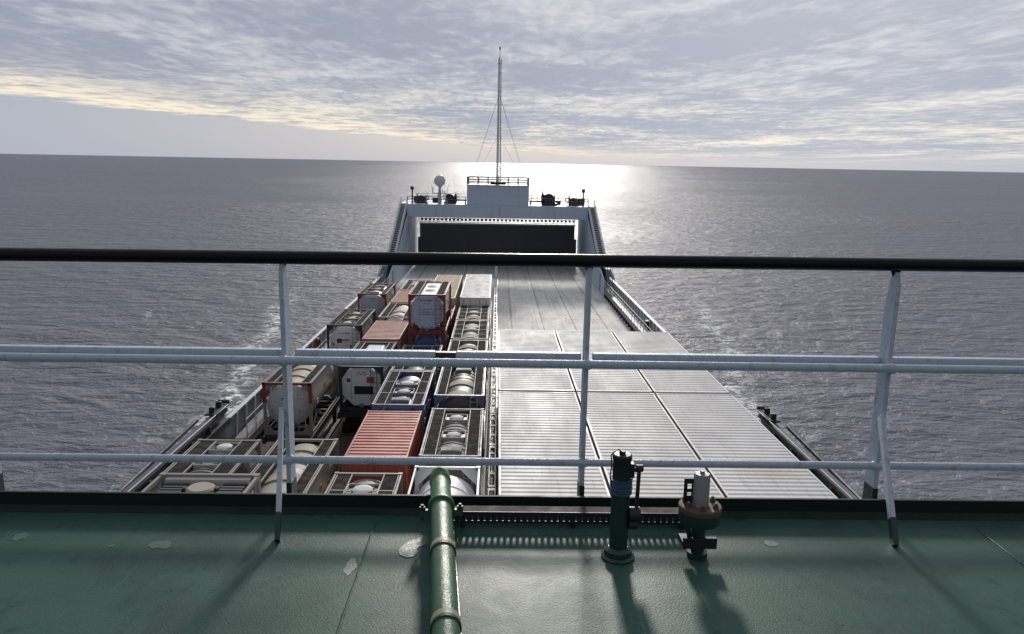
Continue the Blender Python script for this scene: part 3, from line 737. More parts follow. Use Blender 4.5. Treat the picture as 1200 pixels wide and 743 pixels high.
def trailer(x, y0, L, top, label, W=2.5, name='roll_trailer', group='roll trailers under the containers'):
    t = thing(name, (x, y0+L/2, 0), label, 'roll trailer' if name == 'roll_trailer' else 'cassette', group)
    m = MB()
    m.box(-W/2, -W/2+.16, -L/2-.3, L/2+.3, top-.36, top-.004); m.box(W/2-.16, W/2, -L/2-.3, L/2+.3, top-.36, top-.004)
    k = -L/2-.15
    while k < L/2+.2: m.box(-W/2+.16, W/2-.16, k, k+.14, top-.30, top-.02); k += .75
    m.build('platform', 'blackframe', t, smooth=False)
    if name == 'roll_trailer':
        for sx in (-1, 1):
            for yy in (-L/2+.7, -L/2+1.5):
                m = MB(); m.cyl((sx*(W/2-.1), yy, .30), (sx*(W/2-.55), yy, .30), .298, n=18); m.build('wheel', 'tyre', t)
        for sx in (-1, 1):
            m = MB(); xa, xb = sorted((sx*(W/2-.1), sx*(W/2-.3))); m.box(xa, xb, L/2-.6, L/2-.3, .002, top-.36); m.build('leg', 'black', t)
        m = MB(); m.box(-W/2+.56, W/2-.56, -L/2+.6, -L/2+1.6, .25, top-.36); m.build('axle_frame', 'black', t)
    else:
        for sx in (-1, 1):
            m = MB(); xa, xb = sorted((sx*(W/2-.2), sx*(W/2-.5))); m.box(xa, xb, -L/2, L/2, .002, top-.365); m.build('runner', 'blackframe', t)
    return t

def tank(label, x, y0, top, frame='silverframe', barrel='tanksteel', walk='grate', rim='silverframe', L=6.06, W=2.44, H=2.6,
         hatches=((0, 'dome'),), cross=0, end='round', endmat=None, bulge=0, rings=None, wide=.50, marks=None, walkways=True, bigguss=False, group=None):
    base = top-H; w2, l2 = W/2, L/2; e = .14
    t = thing('tank_container', (x, y0+l2, base), label, 'tank container', group)
    m = MB()
    for sx in (-1, 1):
        for sy in (-1, 1):
            xa, xb = sorted((sx*w2, sx*(w2-e))); ya, yb = sorted((sy*l2, sy*(l2-e)))
            m.box(xa, xb, ya, yb, 0, H)
            m.box(xa-(.01 if sx < 0 else 0), xb+(.01 if sx > 0 else 0), ya-(.01 if sy < 0 else 0), yb+(.01 if sy > 0 else 0), H-.13, H+.015)
            # gusset
            g = .62 if bigguss else .42
            yy = sorted((sy*(l2-.03), sy*(l2-.07)))
            for zz, dz in ((H-.09, -g), (.16, g)):
                m.prism([(sx*(w2-e), zz), (sx*(w2-e), zz+dz), (sx*(w2-e-g), zz)], 'Y', yy[0], yy[1])
        xa, xb = sorted((sx*(w2-.004), sx*(w2-.07))); m.box(xa, xb, -l2+e, l2-e, H-.075, H-.003); m.box(xa, xb, -l2+e, l2-e, .01, .17)
        # side diagonals
        m.bar((sx*(w2-.05), -l2+.1, .15), (sx*(w2-.05), -l2+1.1, .85), .05, .08); m.bar((sx*(w2-.05), l2-.1, .15), (sx*(w2-.05), l2-1.1, .85), .05, .08)
    for sy in (-1, 1):
        ya, yb = sorted((sy*(l2-.004), sy*(l2-.10))); m.box(-w2+e, w2-e, ya, yb, H-.10, H-.003); m.box(-w2+e, w2-e, ya, yb, .01, .17)
    if end == 'plain':
        yy = sorted((l2-.12, l2-.08))
    m.build('frame', frame, t, smooth=False)
    # barrel
    rB = 1.12; cz = H-.13-rB
    lb = l2-.20+bulge
    prof = []
    if end == 'round' or end == 'plain':
        for k in range(7):
            a = math.pi/2*k/6; prof.append((-lb+.32*(1-math.sin(a)), max(.01, rB*(1-(1-math.sin(a))**2)**.5) if k else .02))
        prof = [(-lb, .02), (-lb+.02, rB*.38), (-lb+.06, rB*.62), (-lb+.12, rB*.80), (-lb+.20, rB*.92), (-lb+.30, rB*.985), (-lb+.40, rB)]
        if rings:
            for q in rings: prof += [(q-.045, rB), (q-.04, rB+.03), (q+.04, rB+.03), (q+.045, rB)]
        prof += [(-y, r_) for y, r_ in reversed(prof[:7])]
        m = MB(); tot = 2*lb
        m.lathe((0, -lb, cz), (0, lb, cz), [((y+lb)/tot, r_) for y, r_ in prof], 36); m.build('barrel', barrel, t)
    else:
        c_ = .62; s_ = 1.10; cz2 = H-.12-s_
        poly = [(-s_, -s_+c_), (-s_+c_, -s_), (s_-c_, -s_), (s_, -s_+c_), (s_, s_-c_), (s_-c_, s_), (-s_+c_, s_), (-s_, s_-c_)]
        m = MB(); m.prism([(a, b_+cz2) for a, b_ in poly], 'Y', -lb+.02, lb); m.build('barrel', barrel, t, bevel=.03)
        m = MB(); m.prism([(a*.985, b_*.985+cz2) for a, b_ in poly], 'Y', -lb-.03, -lb+.017); m.build('end_plate', endmat or barrel, t, bevel=.015)
        m = MB()
        m.box(-.58, -.565, -lb-.036, -lb-.031, cz2-.9, cz2+.95); m.box(.62, .635, -lb-.036, -lb-.031, cz2-.9, cz2+.95)
        m.box(.635, 1.06, -lb-.036, -lb-.031, cz2+.22, cz2+.26); m.build('panel_joint', 'inkblue', t)
    if end == 'round' and endmat:
        m = MB(); ep = [(-lb-.004, .015), (-lb+.016, rB*.38+.006), (-lb+.056, rB*.62+.006), (-lb+.116, rB*.80+.006), (-lb+.196, rB*.92+.006), (-lb+.296, rB*.985+.006)]
        m.lathe((0, -lb, cz), (0, lb, cz), [((y+lb)/(2*lb), r_) for y, r_ in ep], 36, cap=False); m.build('end_cap', endmat, t)
    # cradle
    m = MB()
    for yy in (-l2+.7, 0, l2-.7): m.prism([(-.95, .16), (.95, .16), (.75, .36), (0, .26), (-.75, .36)], 'Y', yy-.06, yy+.06)
    m.build('cradle', frame, t, smooth=False)
    zt = H-.055
    if walkways:
        for sx in (-1, 1):
            m = MB(); a0 = w2-.12-wide; a1 = w2-.12
            xa, xb = sorted((sx*a0, sx*a1)); m.box(xa, xb, -l2+.12, l2-.12, zt-.02, zt+.015, 0)
            for q in (a0, a1):
                xa, xb = sorted((sx*(q-.014), sx*(q+.014))); m.box(xa, xb, -l2+.1, l2-.1, zt-.03, zt+.045, 1)
            if cross:
                for k in range(1, cross+1):
                    yy = -l2+L*k/(cross+1); xa, xb = sorted((sx*a0, sx*a1)); m.box(xa, xb, yy-.022, yy+.022, zt, zt+.03, 1)
            m.build('walkway', [walk, rim], t, smooth=False)
        if cross:
            m = MB()
            for k in range(1, cross+1):
                yy = -l2+L*k/(cross+1); m.box(-(w2-.12-wide), w2-.12-wide, yy-.02, yy+.02, zt-.01, zt+.02)
            m.build('cross_bar', rim, t, smooth=False)
    ztop = cz+rB
    for hy, kind in hatches:
        if kind in ('dome', 'bigdome'):
            hw = .50 if kind == 'dome' else .56; hl = .42
            m = MB()
            for (xa, xb, ya, yb) in ((-hw, hw, hy-hl, hy-hl+.03), (-hw, hw, hy+hl-.03, hy+hl), (-hw, -hw+.03, hy-hl, hy+hl), (hw-.03, hw, hy-hl, hy+hl)):
                m.box(xa, xb, ya, yb, ztop-.20, ztop+.095)
            sb = m.build('spill_box', rim, t, smooth=False)
            m = MB(); m.box(-hw+.03, hw-.03, hy-hl+.03, hy+hl-.03, ztop-.16, ztop+.012); m.build('spill_tray', 'black', sb, smooth=False)
            m = MB(); r_ = .30 if kind == 'dome' else .36
            m.lathe((0, hy, ztop+.012), (0, hy, ztop+.13), [(0, r_), (.45, r_), (.7, r_*.9), (.9, r_*.55), (1, .02)], 20); m.build('manhole_lid', 'lid', sb)
            m = MB()
            for k in range(6):
                a = k*math.pi/3+.3; m.cyl((r_*1.05*math.cos(a), hy+r_*1.05*math.sin(a), ztop+.012), (r_*1.05*math.cos(a), hy+r_*1.05*math.sin(a), ztop+.09), .025, n=6)
            m.build('swing_bolt', 'greyframe', sb)
        elif kind == 'cover':
            m = MB(); vs = []; fs = []
            for i in range(9):
                a = -.55+1.1*i/8
                for (yy, dr) in ((hy-.36, .012), (hy-.36, .06), (hy+.36, .06), (hy+.36, .012)):
                    vs.append(((rB+dr)*math.sin(a), yy, cz+(rB+dr)*math.cos(a)))
            for i in range(8):
                for k in range(3): fs.append((4*i+k, 4*i+k+1, 4*i+k+5, 4*i+k+4))
            m.add(vs, fs); m.build('curved_cover', 'cover', t, bevel=.0)
        elif kind == 'box':
            m = MB(); m.box(-.42, .42, hy-.25, hy+.25, ztop-.1, ztop+.10); m.box(-.36, .36, hy-.19, hy+.19, ztop+.10, ztop+.12); m.build('valve_box', 'tanksteel', t, bevel=.02)
    m = MB()
    lx = .70
    for xx in (lx-.17, lx+.17): m.box(xx-.015, xx+.015, -l2+.02, -l2+.045, .2, H-.12)
    k = .45
    while k < H-.2: m.box(lx-.17, lx+.17, -l2+.022, -l2+.042, k-.012, k+.012); k += .3
    m.build('ladder', rim if end != 'octa' else frame, t, smooth=False)
    m = MB(); m.cyl((0, -l2+.16, .34), (0, -l2+.02, .34), .09, n=12); m.cyl((0, -l2+.05, .34), (0, -l2+.03, .34), .13, n=12); m.build('outlet_valve', 'greyframe', t)
    for q, (yy, zz) in enumerate(((-1.6, 1.35), (.2, 1.7), (1.5, 1.35))):
        m = MB(); m.box(w2-.095, w2-.075, yy-.13, yy+.13, zz-.13, zz+.13); m.build('placard', ('offwhite', 'amber', 'lifered')[q], t, smooth=False)
    m = MB(); m.box(w2-.10, w2-.08, -l2+.2, -l2+1.9, 2.0, 2.03); m.bar((w2-.05, -l2+.14, H-.2), (w2-.05, -l2+1.5, .2), .035, .05); m.build('side_brace', frame, t, smooth=False)
    if marks:
        for nm, mm, (xa, xb, za, zb) in marks:
            m = MB(); yf = -lb-.033 if end == 'octa' else -lb-.002
            if end == 'octa': m.box(xa, xb, yf-.006, yf+.001, za, zb)
            else:
                # small plate bent to the dished end
                def yy(xx, zz):
                    r_ = min(.999, math.hypot(xx, zz-cz)/rB); 
                    tab = [(0, 0), (.38, .02), (.62, .06), (.80, .12), (.92, .20), (.985, .30), (1, .40)]
                    for (a, b_), (c2, d2) in zip(tab[:-1], tab[1:]):
                        if a <= r_ <= c2: return -lb+b_+(d2-b_)*(r_-a)/(c2-a)
                    return -lb+.4
                vs = [(xa, yy(xa, za)-.016, za), (xb, yy(xb, za)-.016, za), (xb, yy(xb, zb)-.016, zb), (xa, yy(xa, zb)-.016, zb)]
                vs += [(a, b_+.01, c2) for a, b_, c2 in vs]
                m.add(vs, [(0, 1, 2, 3), (7, 6, 5, 4), (0, 4, 5, 1), (1, 5, 6, 2), (2, 6, 7, 3), (3, 7, 4, 0)])
            m.build(nm, mm, t, smooth=False)
    return t

def words(x0, z, n=4, w_=.8, h_=.055, mm='inkblue', nm='lettering'):
    out = []; x = x0
    for i in range(n):
        ww = w_/n*(.55+.35*((i*7) % 3)/2); out.append((nm, mm, (x, x+ww, z, z+h_))); x += w_/n
    return out

GT = 'tank containers in lanes on the port side'
GB = 'box containers on the port side'
# --- column A (beside the centre line)
XA, XB, XC, XD = -1.74, -4.55, -7.50, -10.45
box_container('white_container', 'long white box container at the far end of the lane nearest the centre line', 'container', XA, 61.8, 4.55, 13.7, 2.48, 2.75, 'offwhite', roofmat='offwhite', group=GB)
box_container('tan_container', 'long tan box container beside the long white one', 'container', -4.62, 61.8, 4.45, 13.7, 2.48, 2.65, 'tanbox', group=GB)
tank('tank container with cream covers just before the long white container', XA, 55.6, 3.95, 'silverframe', 'tanksteel', rim='silverframe', hatches=((-1.7, 'cover'), (.2, 'bigdome'), (1.9, 'cover')), cross=3, wide=.55, group=GT)
tank('tank container second before the long white container, with one pale dome and three cross bars', XA, 49.4, 3.9, 'beigeframe', 'tankcream', rim='silverframe', hatches=((-1.9, 'cover'), (.3, 'bigdome')), cross=3, wide=.55, group=GT)
tank('tank container half hidden by the middle rail beside the centre line', XA, 42.9, 3.9, 'greyframe', 'tankdark', rim='silverframe', hatches=((1.6, 'cover'), (0, 'dome'), (-1.7, 'box')), group=GT)
tank('blue framed tank container with two tan covers beside the centre line', XA, 35.9, 4.1, 'blueframe', 'tankdark', rim='silverframe', hatches=((-.4, 'cover'), (-2.3, 'cover'), (2.0, 'box')), rings=(.6, 1.2, 1.8, 2.4), wide=.42, group=GT)
tank('silver framed tank container with two white domes in dark boxes', XA, 28.7, 3.8, 'silverframe', 'tanksteel', rim='silverframe', hatches=((1.9, 'dome'), (-.4, 'dome'), (-2.2, 'box')), rings=(-1.7, -1.2, .5, .9, 1.3), wide=.50, group=GT)
tank('all white tank container nearest the green pipe, its frame without walkways', XA, 21.2, 3.95, 'white', 'tankwhite', hatches=((-1.6, 'dome'),), end='plain', walkways=False, bigguss=True, rings=(1.55,), group=GT)
# --- column B
box_container('red_container', 'dark red box container hidden behind the stacked red framed tank', 'container', XB, 56.0, 3.85, 5.7, 2.44, 2.6, 'redboxdark', group=GB)
tank('lower red framed tank with a blue end under the stacked one', XB, 49.7, 4.1, 'red', 'tankblue', H=2.65, hatches=(), end='round', endmat='tankblue', marks=words(-.35, 2.15, 3, .7), group=GT)
mk = words(-.45, 2.17, 4, .85, .10) + words(-.2, 2.0, 2, .4, .05) + words(-.5, 1.62, 4, .95, .05) + words(-.5, 1.50, 3, .6, .05) + words(-.5, 1.38, 5, 1.0, .05) + words(-.5, 1.26, 5, 1.0, .05)
mk += [('placard', 'inkblue', (.82, .92, 1.75, 1.86)), ('placard', 'inkblue', (.82, .92, .62, .72)), ('twist_handle', 'greyframe', (-.38, -.22, .32, .48)), ('twist_handle', 'greyframe', (.22, .38, .32, .48))]
tank('red framed tank with pale octagonal end stacked high above the others', XB, 49.6, 6.75, 'red', 'palebule', H=2.65, rim='silverframe', hatches=((-.6, 'cover'), (1.2, 'cover')), end='octa', endmat='palebule', marks=mk, wide=.50, group=GT)
tank('low dark tank container right in front of the stack, silver rails', XB, 41.0, 3.95, 'greyframe', 'tankdark', hatches=((0, 'dome'),), rings=(-1.5, 1.5), group=GT)
tank('blue framed tank container with blue patch and white dome before the bright red box', XB, 34.6, 4.0, 'blueframe', 'tankblue', rim='greyframe', hatches=((.9, 'bigdome'), (-.6, 'dome'), (-2.0, 'box')), cross=2, wide=.46, group=GT)
box_container('red_container', 'bright red corrugated box container, nearest red one', 'container', XB, 27.6, 4.0, 6.06, 2.44, 2.6, 'redbox', group=GB)
tank('dark framed tank container next to the green pipe, behind the coaming, below the red box', XB, 20.4, 4.0, 'greyframe', 'tanksteel', rim='silverframe', hatches=((1.7, 'bigdome'), (-.2, 'cover')), bulge=.28, endmat='palebule', cross=3, wide=.52, group=GT)
# --- column C
tank('farthest tank container, low beside the tan box', XC, 68.8, 4.0, 'silverframe', 'tankcream', rim='silverframe', hatches=((0, 'box'),), cross=1, group=GT)
box_container('red_container', 'farthest faded red box container between two tanks', 'container', XC, 62.4, 4.0, 6.0, 2.44, 2.6, 'redboxfade', pitch=.4, group=GB)
tank('cream tank container between the two faded red boxes', XC, 55.8, 4.0, 'silverframe', 'tankcream', rim='silverframe', hatches=((0, 'cover'), (-1.6, 'cover')), endmat='tankwhite', bulge=.25, group=GT)
box_container('red_container', 'faded red box container left of the stacked tank', 'container', XC, 48.9, 3.9, 6.06, 2.44, 2.6, 'redboxfade', pitch=.4, group=GB)
mk2 = [('placard', 'redbox', (.28, .70, 1.62, 1.95)), ('placard', 'black', (-.42, .62, .95, 1.42)), ('placard', 'ink', (-.82, -.62, 1.65, 1.85))] + words(-.2, 2.17, 2, .5) + words(-.3, 2.06, 3, .6, .04)
tank('black framed tank with white octagonal end beside the bare deck', XC+.05, 41.3, 4.05, 'blackframe', 'palebule', rim='palebule', walk='grate', hatches=((-1.2, 'bigdome'),), end='octa', endmat='tankwhite', marks=mk2, wide=.34, group=GT)
tank('cream tank container with pale top beside the near left rail stanchion', XC-.12, 24.0, 3.95, 'beigeframe', 'tankcream', rim='silverframe', hatches=((2.3, 'cover'), (1.2, 'cover'), (-.6, 'cover')), bulge=.28, endmat='tankwhite', wide=.46, group=GT)
# --- column D (outboard)
mk3 = words(-.3, 2.1, 3, .6, .06, 'ink') + words(-.15, 1.9, 2, .35, .05, 'ink')
tank('red framed tank with a blue-grey round end, farthest in the outer row', -10.64, 64.9, 4.2, 'red', 'tankgrey', rim='tankcream', hatches=((-1.8, 'box'), (.2, 'dome'), (1.8, 'box')), endmat='palebule', cross=3, wide=.36, marks=mk3, group=GT)
mk4 = words(-.45, 1.95, 4, .9, .06, 'ink') + [('placard', 'redbox', (-.2, .3, 1.45, 1.56)), ('placard', 'ink', (-.95, -.75, 1.1, 1.28)), ('placard', 'ink', (-.55, -.2, 1.3, 1.6)), ('valve', 'ink', (.35, .85, .75, 1.15))]
tank('black framed tank with a white round end in the outer row', -10.5, 52.2, 4.1, 'blackframe', 'tankcream', rim='greyframe', hatches=((-1.9, 'dome'), (-.2, 'dome'), (1.6, 'dome')), endmat='tankwhite', wide=.42, bulge=.1, marks=mk4, group=GT)
mk5 = words(-.3, 1.9, 2, .5, .06, 'ink') + [('placard', 'amber', (-.85, -.75, 1.2, 1.35)), ('placard', 'amber', (.55, .65, 1.2, 1.35)), ('placard', 'amber', (-.4, -.32, .7, .85))]
bt = tank('large grey tank with red corner posts standing alone beside the bare deck', -10.45, 37.3, 4.2, 'beigeframe', 'tankcream', L=6.5, H=2.75, rim='silverframe', hatches=((1.7, 'cover'), (.3, 'cover'), (-1.1, 'cover')), endmat='tankgrey', bulge=.22, wide=.42, marks=mk5, group=GT)
tank('brown walkway tank container with three white domes at the near left', XD, 23.0, 4.25, 'beigeframe', 'tanksteel', rim='silverframe', hatches=((2.4, 'dome'), (.9, 'dome'), (-.9, 'dome'), (-2.3, 'box')), rings=(1.6, 1.8, .1, .3, -1.6), bulge=.25, endmat='tankwhite', wide=.60, group=GT)

for sx in (-1, 1):
    m = MB(); xa, xb = sorted((sx*1.228, sx*1.07)); m.box(xa, xb, -3.26, -3.10, 1.7, 2.77); m.build('corner_post', 'red', bt)
m = MB(); m.box(-1.06, 1.06, -3.258, -3.14, 2.64, 2.76); m.build('top_end_rail', 'red', bt)

# near left stacked frame with a round tan hatch
def hatch_container(x, y0, top, W, H, L):
    t = thing('hatch_container', (x, y0+L/2, top-H), 'beige framed container with a round tan hatch and ribbed top, just below the coaming', 'container')
    w2, l2 = W/2, L/2
    m = MB()
    for sx in (-1, 1):
        for sy in (-1, 1):
            xa, xb = sorted((sx*w2, sx*(w2-.16))); ya, yb = sorted((sy*l2, sy*(l2-.16))); m.box(xa, xb, ya, yb, 0, H+.02)
        xa, xb = sorted((sx*w2, sx*(w2-.08))); m.box(xa, xb, -l2+.16, l2-.16, H-.10, H); m.box(xa, xb, -l2+.16, l2-.16, 0, .16)
    for sy in (-1, 1):
        ya, yb = sorted((sy*l2, sy*(l2-.10))); m.box(-w2+.16, w2-.16, ya, yb, H-.16, H+.005); m.box(-w2+.16, w2-.16, ya, yb, 0, .16)
    m.bar((w2-.06, l2-.1, H-.1), (w2-.06, l2-1.8, .15), .05, .08); m.bar((-w2+.06, l2-.1, H-.1), (-w2+.06, l2-1.8, .15), .05, .08)
    m.build('frame', 'beigeframe', t, smooth=False)
    m = MB(); m.box(-w2+.2, w2-.2, -l2+.15, l2-.15, .2, H-.2); m.build('body', 'greyframe', t, smooth=False)
    m = MB()
    for sx in (-1, 1):
        for k in range(4):
            xa, xb = sorted((sx*.45, sx*(w2-.25))); m.box(xa, xb, l2-.42-.16*k, l2-.33-.16*k, H-.2, H-.14)
    for k in range(10): m.box(-w2+.25, w2-.25, -l2+.4+.42*k, -l2+.5+.42*k, H-.2, H-.14)
    m.build('rib', 'blackframe', t, smooth=False)
    m = MB(); m.box(-w2+.2, w2-.2, l2-.28, l2-.12, H-.2, H-.06); m.build('end_sill', 'silverframe', t, smooth=False)
    m = MB(); m.lathe((0, l2-.75, H-.2), (0, l2-.75, H-.05), [(0, .36), (.7, .36), (1, .30)], 24); hh = m.build('hatch', 'cover', t)
    m = MB(); m.box(-.46, -.30, l2-.8, l2-.66, H-.2, H-.08); m.box(.30, .46, l2-.78, l2-.64, H-.2, H-.08); m.build('hinge', 'black', hh)
hatch_container(-7.55, 13.4, 6.84, 2.62, 2.6, 6.06)
box_container('grey_container', 'grey box container under the round-hatch container', 'container', -7.55, 13.4, 4.22, 6.06, 2.6, 2.75, 'greyframe', group=GB)
# trailers under the ground-level port cargo
trail = [(XA, 61.8, 13.7, 1.8, 'under the long white container'), (-4.62, 61.8, 13.7, 1.8, 'under the long tan container'), (XA, 55.6, 6.06, 1.35, 'under the tank nearest the long white container'), (XA, 49.4, 6.06, 1.3, 'under the second tank before the long white container'),
         (XA, 42.9, 6.06, 1.3, 'under the tank behind the middle rail'), (XA, 35.9, 6.06, 1.5, 'under the blue framed tank with tan covers'), (XA, 28.7, 6.06, 1.2, 'under the silver framed tank'), (XA, 21.2, 6.06, 1.35, 'under the all white tank'),
         (XB, 56.0, 5.7, 1.25, 'under the hidden dark red box'), (XB, 49.7, 6.06, 1.45, 'under the two stacked tanks'), (XB, 41.0, 6.06, 1.35, 'under the low dark tank'), (XB, 34.6, 6.06, 1.4, 'under the blue framed tank with a blue patch'), (XB, 27.6, 6.06, 1.4, 'under the bright red box'), (XB, 20.4, 6.06, 1.4, 'under the tank beside the green pipe'),
         (XC, 68.8, 6.06, 1.4, 'under the farthest tank'), (XC, 62.4, 6, 1.4, 'under the farthest faded red box'), (XC, 55.8, 6.06, 1.4, 'under the cream tank between red boxes'), (XC, 48.9, 6.06, 1.3, 'under the faded red box left of the stack'), (XC, 41.3, 6.06, 1.45, 'under the white octagonal-ended tank'), (XC-.12, 24, 6.06, 1.35, 'under the cream tank beside the stanchion'),
         (-10.64, 64.9, 6.06, 1.6, 'under the farthest tank of the outer row'), (-10.5, 52.2, 6.06, 1.5, 'under the white round-ended tank'), (-10.45, 37.3, 6.5, 1.45, 'under the large grey tank standing alone'), (XD, 23, 6.06, 1.65, 'under the brown walkway tank'), (-7.55, 13.4, 6.06, 1.47, 'under the round-hatch stack')]
for x, y, L, tp, lab in trail: trailer(x, y, L, tp, 'low black roll trailer '+lab)

# --- starboard: six wide ribbed boxes on cassettes
rows = ((35.25, 13.75, 'far'), (21.18, 13.75, 'near'))
cols = ((1.975, 'left'), (5.70, 'middle'), (9.43, 'outer right'))
for y0, L, rn in rows:
    for x, cn in cols:
        extra = ', rust stained roof corner' if (rn, cn) == ('near', 'outer right') else ''
        c = box_container('cargo_box', 'wide pale grey ribbed box, %s one of the %s row%s' % (cn, rn, extra), 'cargo box', x, y0, 4.6, L, 3.62, 3.7, 'secu', framemat='secu', roofmat='seculid', pitch=.33, depth=.021, group='wide pale cargo boxes on the starboard side')
        m = MB(); m.box(-1.815, -1.79, -L/2+.13, L/2-.13, 3.60, 3.692); m.box(1.79, 1.815, -L/2+.13, L/2-.13, 3.60, 3.692)
        m.box(-1.66, 1.66, -L/2-.004, -L/2+.03, 3.50, 3.60); m.box(-1.66, 1.66, L/2-.03, L/2+.004, 3.50, 3.60); m.build('edge_strip', 'edge', c, smooth=False)
        trailer(x, y0, L-.7, .895, 'black steel cassette under the %s box of the %s row' % (cn, rn), 3.0, 'cassette', 'cassettes under the wide boxes')

# --- centre line divider panels
def divider():
    t = thing('divider_panel', (0, 0, 0), None, 'divider')
    m = MB(); L = 4.7
    for sx in (-1, 1): xa, xb = sorted((sx*.15, sx*.105)); m.box(xa, xb, 0, L, 2.0, 2.10)
    for y0, y1 in ((0, .22), (1.35, 1.55), (2.75, 2.95), (3.75, 3.9), (4.5, L)): m.box(-.105, .105, y0, y1, 2.02, 2.095)
    m.build('top_frame', 'offwhite', t, smooth=False)
    m = MB()
    for sx in (-1, 1):
        xa, xb = sorted((sx*.13, sx*.09))
        for yy in (.05, 1.45, 2.85, 4.55): m.box(xa, xb, yy-.05, yy+.05, .06, 1.998)
        m.box(xa, xb, 0, L, .9, .98)
    m.build('post_frame', 'bulwark', t, smooth=False)
    m = MB(); m.box(-.24, .24, 0, L, .003, .055); m.build('cell_shade_strip', 'black', t, smooth=False)  # black strip standing in for deck shade seen through the cells
    return t
d0 = divider()
NP = 18
words_ = ['nearest', 'second', 'third', 'fourth', 'fifth', 'sixth', 'seventh', 'eighth', 'ninth', 'tenth', 'eleventh', 'twelfth', 'thirteenth', 'fourteenth', 'fifteenth', 'sixteenth', 'seventeenth', 'farthest']
for i in range(NP):
    o = d0 if i == 0 else copy_tree(d0)
    o.location = (-.08, 20+4.83*i, 0); o['group'] = 'white ladder-like panels along the centre line'
    o['label'] = 'white ladder-like panel on the centre line, %s from the green coaming' % words_[i]
m = MB(); m.cyl((-.40, 20, 2.3), (-.40, 60, 2.3), .05, n=8)
y = 20.2
while y < 60: m.cyl((-.40, y, .002), (-.40, y, 2.3), .03, n=6); y += 3
m.cyl((-.40, 20, 1.4), (-.40, 60, 1.4), .035, n=8)
tag(m.build('centre_pipe', 'silverframe'), 'thin pale handrail pipe between the centre ladder panels and the tanks', 'pipe')

# ================================================================== FOREGROUND
# coaming along the edge of the green deck
t = thing('deck_coaming', (0, 3.37, GZ), 'low dark green coaming along the edge of the green deck', 'coaming')
m = MB(); m.box(-14, 14, 0, .014, -.25, .079); m.build('plate', 'coaming', t)
m = MB(); m.box(-14, 14, -.001, .017, .0795, .086); m.build('top_flange', 'coaming', t, bevel=.002)
m = MB(); m.prism([(-.03, .0005), (-.001, .0005), (-.001, .025)], 'X', -14, 14); m.build('weld_fillet', 'coaming', t)

# guard rail
RY = 3.50
rl = thing('guard_rail', (0, RY, GZ), 'white pipe guard rail with a thick black handrail in the foreground', 'guard rail')
m = MB(); m.lathe((-12, 0, 1.132), (12, 0, 1.235), [(0, .0305), (1, .0305)], 20); m.build('handrail', 'handrail', rl)
m = MB(); m.cyl((-12, -.049, .708), (12, -.049, .708), .020, n=18); m.build('middle_rail', 'railwhite', rl)
posts = (-5.20, -3.80, -2.40, -.98, .425, 1.855, 3.28, 4.7)
m = MB()
segs = []
for a, b_ in zip(posts[:-1], posts[1:]):
    if abs(a+.98) < .01: segs += [(a+.035, -.285), (-.188, b_-.02)]
    else: segs.append((a+.035, b_-.02))
for a, b_ in segs: m.bar((a, .045, .724), (b_, .045, .724), .042, .034)
m.build('rear_rail', 'railwhite', rl, bevel=.006)
m = MB(); m.bar((-.285, .045, .724), (-.188, .045, .724), .03, .026); m.build('dark_sleeve', 'black', rl)
m = MB(); m.cyl((-12, -.014, .212), (12, -.014, .212), .0185, n=18); m.build('bottom_rail', 'railwhite', rl)
for i, x in enumerate(posts):
    m = MB()
    # flat bar stanchion: edge to the deck, tapered at the top
    m.prism([(-.028, .03), (.062, .03), (.062, .98), (.030, 1.160), (-.004, 1.160), (-.028, 1.10)], 'X', x-.0105, x+.0105)
    s_ = m.build('stanchion', 'railwhite', rl, bevel=.002)
    m = MB(); m.box(x-.0125, x+.0125, -.030, .064, -.28, .10); m.build('foot', 'darkgreen', s_)
    m = MB()
    m.lathe((x-.024, -.014, .212), (x+.024, -.014, .212), [(0, .0188), (.2, .0235), (.8, .0235), (1, .0188)], 14, cap=False); m.build('lower_weld_collar', 'railwhite', s_)
    m = MB(); m.lathe((x-.02, -.046, .706), (x+.02, -.046, .706), [(0, .020), (.25, .0245), (.75, .0245), (1, .020)], 14, cap=False); m.build('middle_weld_collar', 'railwhite', s_)
    m = MB(); m.lathe((x, .015, 1.135), (x, .015, 1.165), [(0, .012), (1, .026)], 12); m.build('handrail_saddle', 'handrail', s_)
    if i != 4:
        dx = -.03 if x < 0 else .012
        top_ = (x-.018, -.035, .47); bot = (x+.053 if x < 0 else x-.095, -.42, .0); 
        T_ = Vector(top_); B_ = Vector(bot); mid_ = B_+(T_-B_)*.20
        m = MB(); m.bar(T_, mid_, .020, .052); m.build('brace', 'railwhite', s_, bevel=.002)
        m = MB(); m.bar(mid_, B_, .023, .055); m.build('brace_foot', 'darkgreen', s_, bevel=.002)

# green pipe crossing the coaming
t = thing('green_pipe', (.052, 0, GZ), 'thick green pipe lying on the deck and crossing the coaming', 'pipe', rz=R(5.1))
pz = .142; r_ = .0455
def arc_pts():
    pts = [(.0, 3.47, pz)]
    for k in range(1, 9):
        a = math.pi/2*k/8; pts.append((0, 3.47+.07*math.sin(a), pz-.07*(1-math.cos(a))))
    pts.append((0, 3.54, -.35)); return pts
m = MB(); m.lathe((.0, -3, pz), (0, 3.15, pz), [(0, r_), (1, r_)], 28); m.build('straight_run', 'pipegreen', t)
m = MB(); m.tube([(0, 3.15, pz)]+arc_pts(), .0468, 28); m.build('elbow', 'elbowgreen', t)
m = MB(); m.lathe((0, 3.135, pz), (0, 3.160, pz), [(0, r_+.001), (.1, r_+.013), (.9, r_+.013), (1, r_+.001)], 28, cap=False)
m.box(-.095, -.045, 3.138, 3.157, pz-.04, pz-.012); m.box(.045, .095, 3.138, 3.157, pz-.04, pz-.012); m.build('clamp', 'pipegreen', t)
